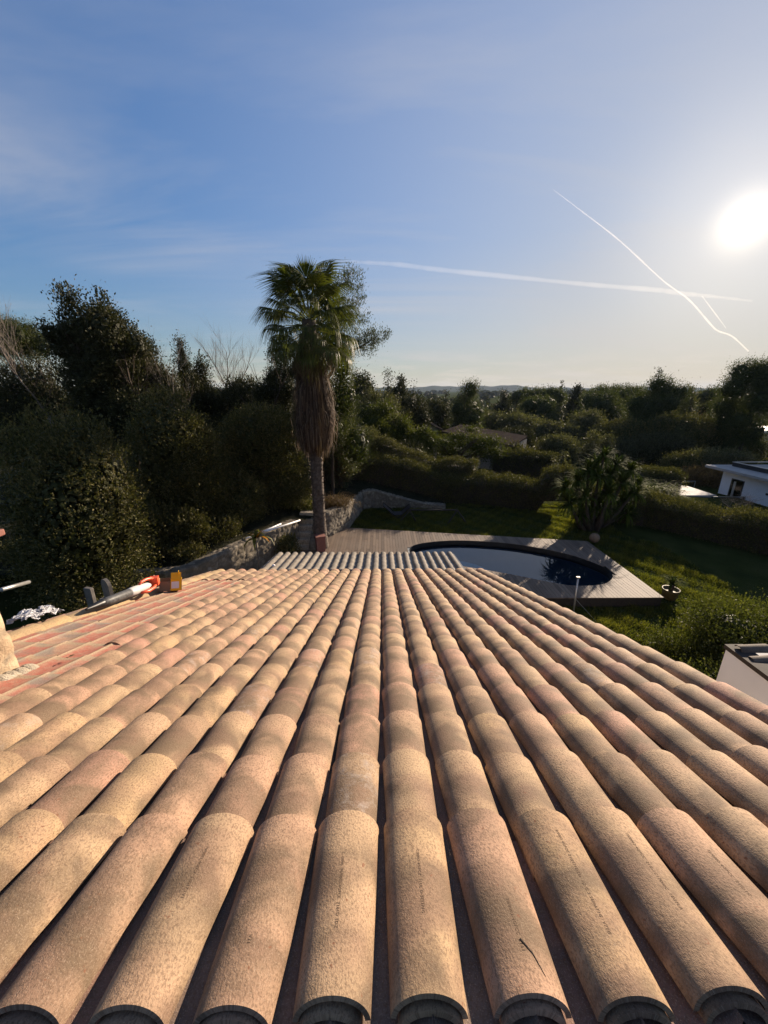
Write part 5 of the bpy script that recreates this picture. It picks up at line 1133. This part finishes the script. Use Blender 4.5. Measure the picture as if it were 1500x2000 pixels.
b = MB(); b.box((0, 0, 0), (.06, .14, .14)); o = b.out('wall_lamp', M['dark'], mh); o.location = Vector((XH - .03, 26.1, g0 + 1.55)) - O_
hb('terrace', (XH - .9, 29.9, g0 - .12), (3.2, 6.0, .16), 'whitepaint')
tl0, tl1, tl2 = (XH - 2.4, 32.7), (XH - 2.4, 27.6), (XH, 27.6)
def pane(p, q):
    p, q = Vector((*p, 0)), Vector((*q, 0)); m_ = (p + q) / 2; d = q - p; rz = math.atan2(d.y, d.x)
    b = MB(); b.box(tuple(Vector((m_.x, m_.y, g0 + .50)) - O_), (d.length, .02, .86), rz); b.out('glass_panel', M['glass'], mh)
    b = MB(); b.box(tuple(Vector((m_.x, m_.y, g0 + .96)) - O_), (d.length + .05, .06, .05), rz); b.out('handrail', M['steel'], mh)
    for t in np.linspace(0, 1, max(2, int(d.length / 1.2) + 1)):
        c = p.lerp(q, t); b = MB(); b.box(tuple(Vector((c.x, c.y, g0 + .45)) - O_), (.05, .05, .95), rz); b.out('baluster', M['steel'], mh)
pane(tl0, tl1); pane((XH - 2.4, 32.7), (XH + .2, 32.7)); pane(tl1, tl2)
pv = atZ(1325, 967, -1.0); b = MB(); b.box((pv.x, pv.y, gz(pv.x, pv.y) + .02), (3.4, 3, .3)); tag(b.out('paved_path', M['paving'], None), kind='structure')
# leafless shrub before the house
for px, py, w_, Y, l in ((1455, 950, 110, 20.5, 'leafless branching shrub in front of the white modern house'),):
    bare_tree(px, py, w_, Y, l, kids=9, levels=3, r=.03)
# far white flat roof
fr = atY(1470, 836, 62); fh = empty('flat_roofed_house', (fr.x + 3, fr.y, fr.z - 3)); tag(fh, 'distant white flat roof half hidden under the right edge pine', 'house')
b = MB(); b.box((0, 0, 1.3), (9, 7, 2.6)); b.out('wall', M['farwall'], fh); b = MB(); b.box((0, 0, 2.8), (10, 8, .35)); b.out('roof', M['whitepaint'], fh)
# gabled house in the middle distance
ap = atY(817, 819, 46); el, er = atY(797, 827, 46), atY(860, 834, 46); gh = empty('gabled_house', (ap.x, ap.y, gz(ap.x, ap.y))); tag(gh, 'long low house with a tiled gable roof behind the twisted tree', 'house')
z0 = gh.location.z; hz_ = ap.z - z0; ez = hz_ - .85
wl, wr = el.x - ap.x + .3, er.x - ap.x - .3
V = [(wl, 0, 0), (wr, 0, 0), (wr, 0, ez - .15), (0.3, 0, hz_ - .15), (wl, 0, ez - .1)]; V += [(x, 8, z) for x, y, z in V]
build('wall', V, [np.array([[0, 1, 2, 4], [5, 9, 7, 6], [1, 6, 7, 2], [0, 4, 9, 5]]), np.array([[4, 2, 3], [7, 9, 8]])], M['farwall'], gh)
for s_, x_ in ((0, wl - .5), (1, wr + .6)):
    zz0 = ez - .28; V = [(0.3, -.4, hz_), (x_, -.4, zz0), (x_, 8.4, zz0), (0.3, 8.4, hz_)]; V += [(a_, b_, c_ - .14) for a_, b_, c_ in V]
    build('roof', V, [np.array([[0, 1, 2, 3], [7, 6, 5, 4], [0, 4, 5, 1], [1, 5, 6, 2], [2, 6, 7, 3]])], M['farroof'], gh)
q0, q1 = atY(868, 840, 44) - gh.location, atY(997, 867, 36) - gh.location
V = [(q0.x, q0.y, 0), (q1.x, q1.y, 0), (q1.x, q1.y, q1.z), (q0.x, q0.y, q0.z)]
V = [(q0.x, q0.y, -2), (q1.x, q1.y, -2), (q1.x, q1.y, q1.z - .2), (q0.x, q0.y, q0.z - .2), (q0.x + 3, q0.y + 4, -2), (q1.x + 3, q1.y + 4, -2), (q1.x + 3, q1.y + 4, q1.z), (q0.x + 3, q0.y + 4, q0.z)]
build('wing_wall', V, [np.array([[0, 1, 2, 3], [1, 5, 6, 2], [5, 4, 7, 6], [4, 0, 3, 7]])], M['farwall'], gh)
V = [(q0.x - .4, q0.y - .3, q0.z - .22), (q1.x + .1, q1.y - .5, q1.z - .25), (q1.x + 3, q1.y + 4, q1.z + .15), (q0.x + 2.6, q0.y + 4, q0.z + .15)]; V += [(a_, b_, c_ + .14) for a_, b_, c_ in V]
build('wing_roof', V, [np.array([[3, 2, 1, 0], [4, 5, 6, 7], [0, 1, 5, 4], [1, 2, 6, 5], [2, 3, 7, 6], [3, 0, 4, 7]])], M['farroof'], gh)
# little fallen leaf on the bare tiles
b = MB(); c_ = roofM
for a_ in (0.2, 1.2, -1.0):
    P_ = [Vector((0, 0, 0.004)), Vector((.025, .010, .010)), Vector((.055, 0, .012)), Vector((.025, -.010, .010))]; Mx = roofM @ Matrix.Translation((-2.38, 2.95, -.028)) @ Matrix.Rotation(a_, 4, 'Z')
    b.add([tuple(Mx @ v) for v in P_], np.array([[0, 1, 2, 3]]))
o = b.out('fallen_leaf', M['green'], None); tag(o, 'small green leaf lying on the bare channel tiles', 'leaf')
# far wood : one mass on the far slopes
rg = np.random.default_rng(31); bl = []
for i in range(520):
    Y = rg.uniform(110, 1500) if i > 160 else rg.uniform(95, 220); X = rg.uniform(-.75, 1.1) * Y; h = rg.uniform(6, 9.5) + 0.0008 * Y; z = float(low_z(np.float64(X), np.float64(Y)))
    bl.append((X, Y, z + h * .45, h * rg.uniform(.5, .9), h * .6, h * .5))
bl = np.array(bl); n = 90000; ids = rg.choice(len(bl), n); u = rg.normal(0, 1, (n, 3)); u /= np.linalg.norm(u, axis=1, keepdims=True)
P = bl[ids, :3] + u * bl[ids, 3:6] * (1 - np.abs(rg.normal(0, .12, (n, 1)))); sz = np.clip(bl[ids, 1] * .0035, .35, 5)
D = u + rg.normal(0, .7, (n, 3)); D /= np.linalg.norm(D, axis=1, keepdims=True); B = np.cross(D, rg.normal(0, 1, (n, 3))); B /= np.linalg.norm(B, axis=1, keepdims=True)
V = np.stack([P - D * sz[:, None], P + B * sz[:, None] * .8, P + D * sz[:, None], P - B * sz[:, None] * .8], 1).reshape(-1, 3)
tag(build('far_wood', V, np.arange(4 * n).reshape(n, 4), M['oak'], None, False, {'lr': ('FLOAT', 'FACE', rg.random(n))}), 'distant evergreen woodland covering the slopes below the hills', 'woodland', kind='stuff')

# ------------------------------------------------------------------ contrails (thin clouds of ice, real volumes high in the air)
def vol_mat(name, dens, col):
    m = bpy.data.materials.new(name); m.use_nodes = True; t = m.node_tree; t.nodes.clear(); o = t.nodes.new('ShaderNodeOutputMaterial')
    v = t.nodes.new('ShaderNodeVolumePrincipled'); v.inputs['Color'].default_value = (*col, 1); v.inputs['Density'].default_value = dens; v.inputs['Anisotropy'].default_value = 0.0 if name == 'haze' else 0.3
    L(t, v.outputs[0], o.inputs['Volume']); return m
def contrail(pts, Y, wpx, dens, label):
    P = [atY(x, y, Y) for x, y in pts]; n = len(P)
    sm = []
    for i in range(n - 1):
        p0, p1, p2, p3 = P[max(i - 1, 0)], P[i], P[i + 1], P[min(i + 2, n - 1)]
        for j in range(8):
            t = j / 8; sm.append(0.5 * ((2 * p1) + (p2 - p0) * t + (2 * p0 - 5 * p1 + 4 * p2 - p3) * t * t + (3 * p1 - p0 - 3 * p2 + p3) * t ** 3))
    sm.append(P[-1]); N_ = len(sm); b = MB(); rr = [np.interp(i / (N_ - 1), np.linspace(0, 1, len(wpx)), wpx) * Y / 750 / 2 * random.uniform(.85, 1.15) for i in range(N_)]
    b.tube(sm, rr, 10); return tag(b.out('contrail', vol_mat('ice_cloud', dens, (1, .97, .94)), None, True), label, 'contrail')
YC = 7000
contrail([(1080, 370), (1130, 408), (1210, 470), (1295, 548), (1345, 585), (1385, 630), (1402, 646), (1430, 657), (1462, 686)], YC, [1.0, 2.2, 2.8, 3.2, 2.4], .012, 'long sharp white contrail slanting down to the right near the sun')
contrail([(640, 509), (700, 512), (780, 517), (860, 527), (1000, 541), (1120, 553), (1200, 560), (1290, 567), (1330, 573), (1400, 580), (1470, 588)], YC + 1500, [3, 7, 8, 7, 8, 7, 3], .0010, 'wide blurred contrail running almost level right of the palm')
contrail([(1371, 578), (1395, 610), (1418, 641)], YC + 800, [1.5, 2.2, 1.2], .010, 'shortest contrail hanging below the level one near the sun')
# ------------------------------------------------------------------ haze
hm = vol_mat('haze', 0.00007, (0.62, 0.78, 1.0))
b = MB(); b.box((100, 2400, 25), (9400, 5300, 90)); hz_o = b.out('haze', hm); tag(hz_o, kind='stuff')

GROUPS = {'pine_tree': 'pines on the skyline', 'evergreen_tree': 'dark evergreen trees behind the garden', 'conifer_tree': 'small pointed conifers on the skyline', 'grove_bush': 'bushes and small trees of the grove beyond the hedges',
          'bare_tree': 'leafless trees and shrubs', 'hedge': 'clipped hedges of the gardens', 'shrub': 'dark shrubs on the terrace and beyond', 'garden_shrub': 'leafy shrubs on the sunlit lawn', 'holm_oak': 'holm oaks on the left', 'laurel_bush': 'tall laurel bushes on the left',
          'topiary_bush': 'clipped round bushes', 'topiary_column': 'small clipped columns', 'thicket': 'dark thickets on the left skyline', 'grass_tuft': 'arching grass clumps', 'retaining_wall': 'dry stone terrace walls', 'cypress_tree': 'narrow cypresses', 'broadleaf_tree': 'broadleaf trees above the hedge'}
for o_ in COL.objects:
    if o_.parent is None and 'label' in o_ and 'group' not in o_:
        g_ = GROUPS.get(o_.name.split('.')[0])
        if g_: o_['group'] = g_
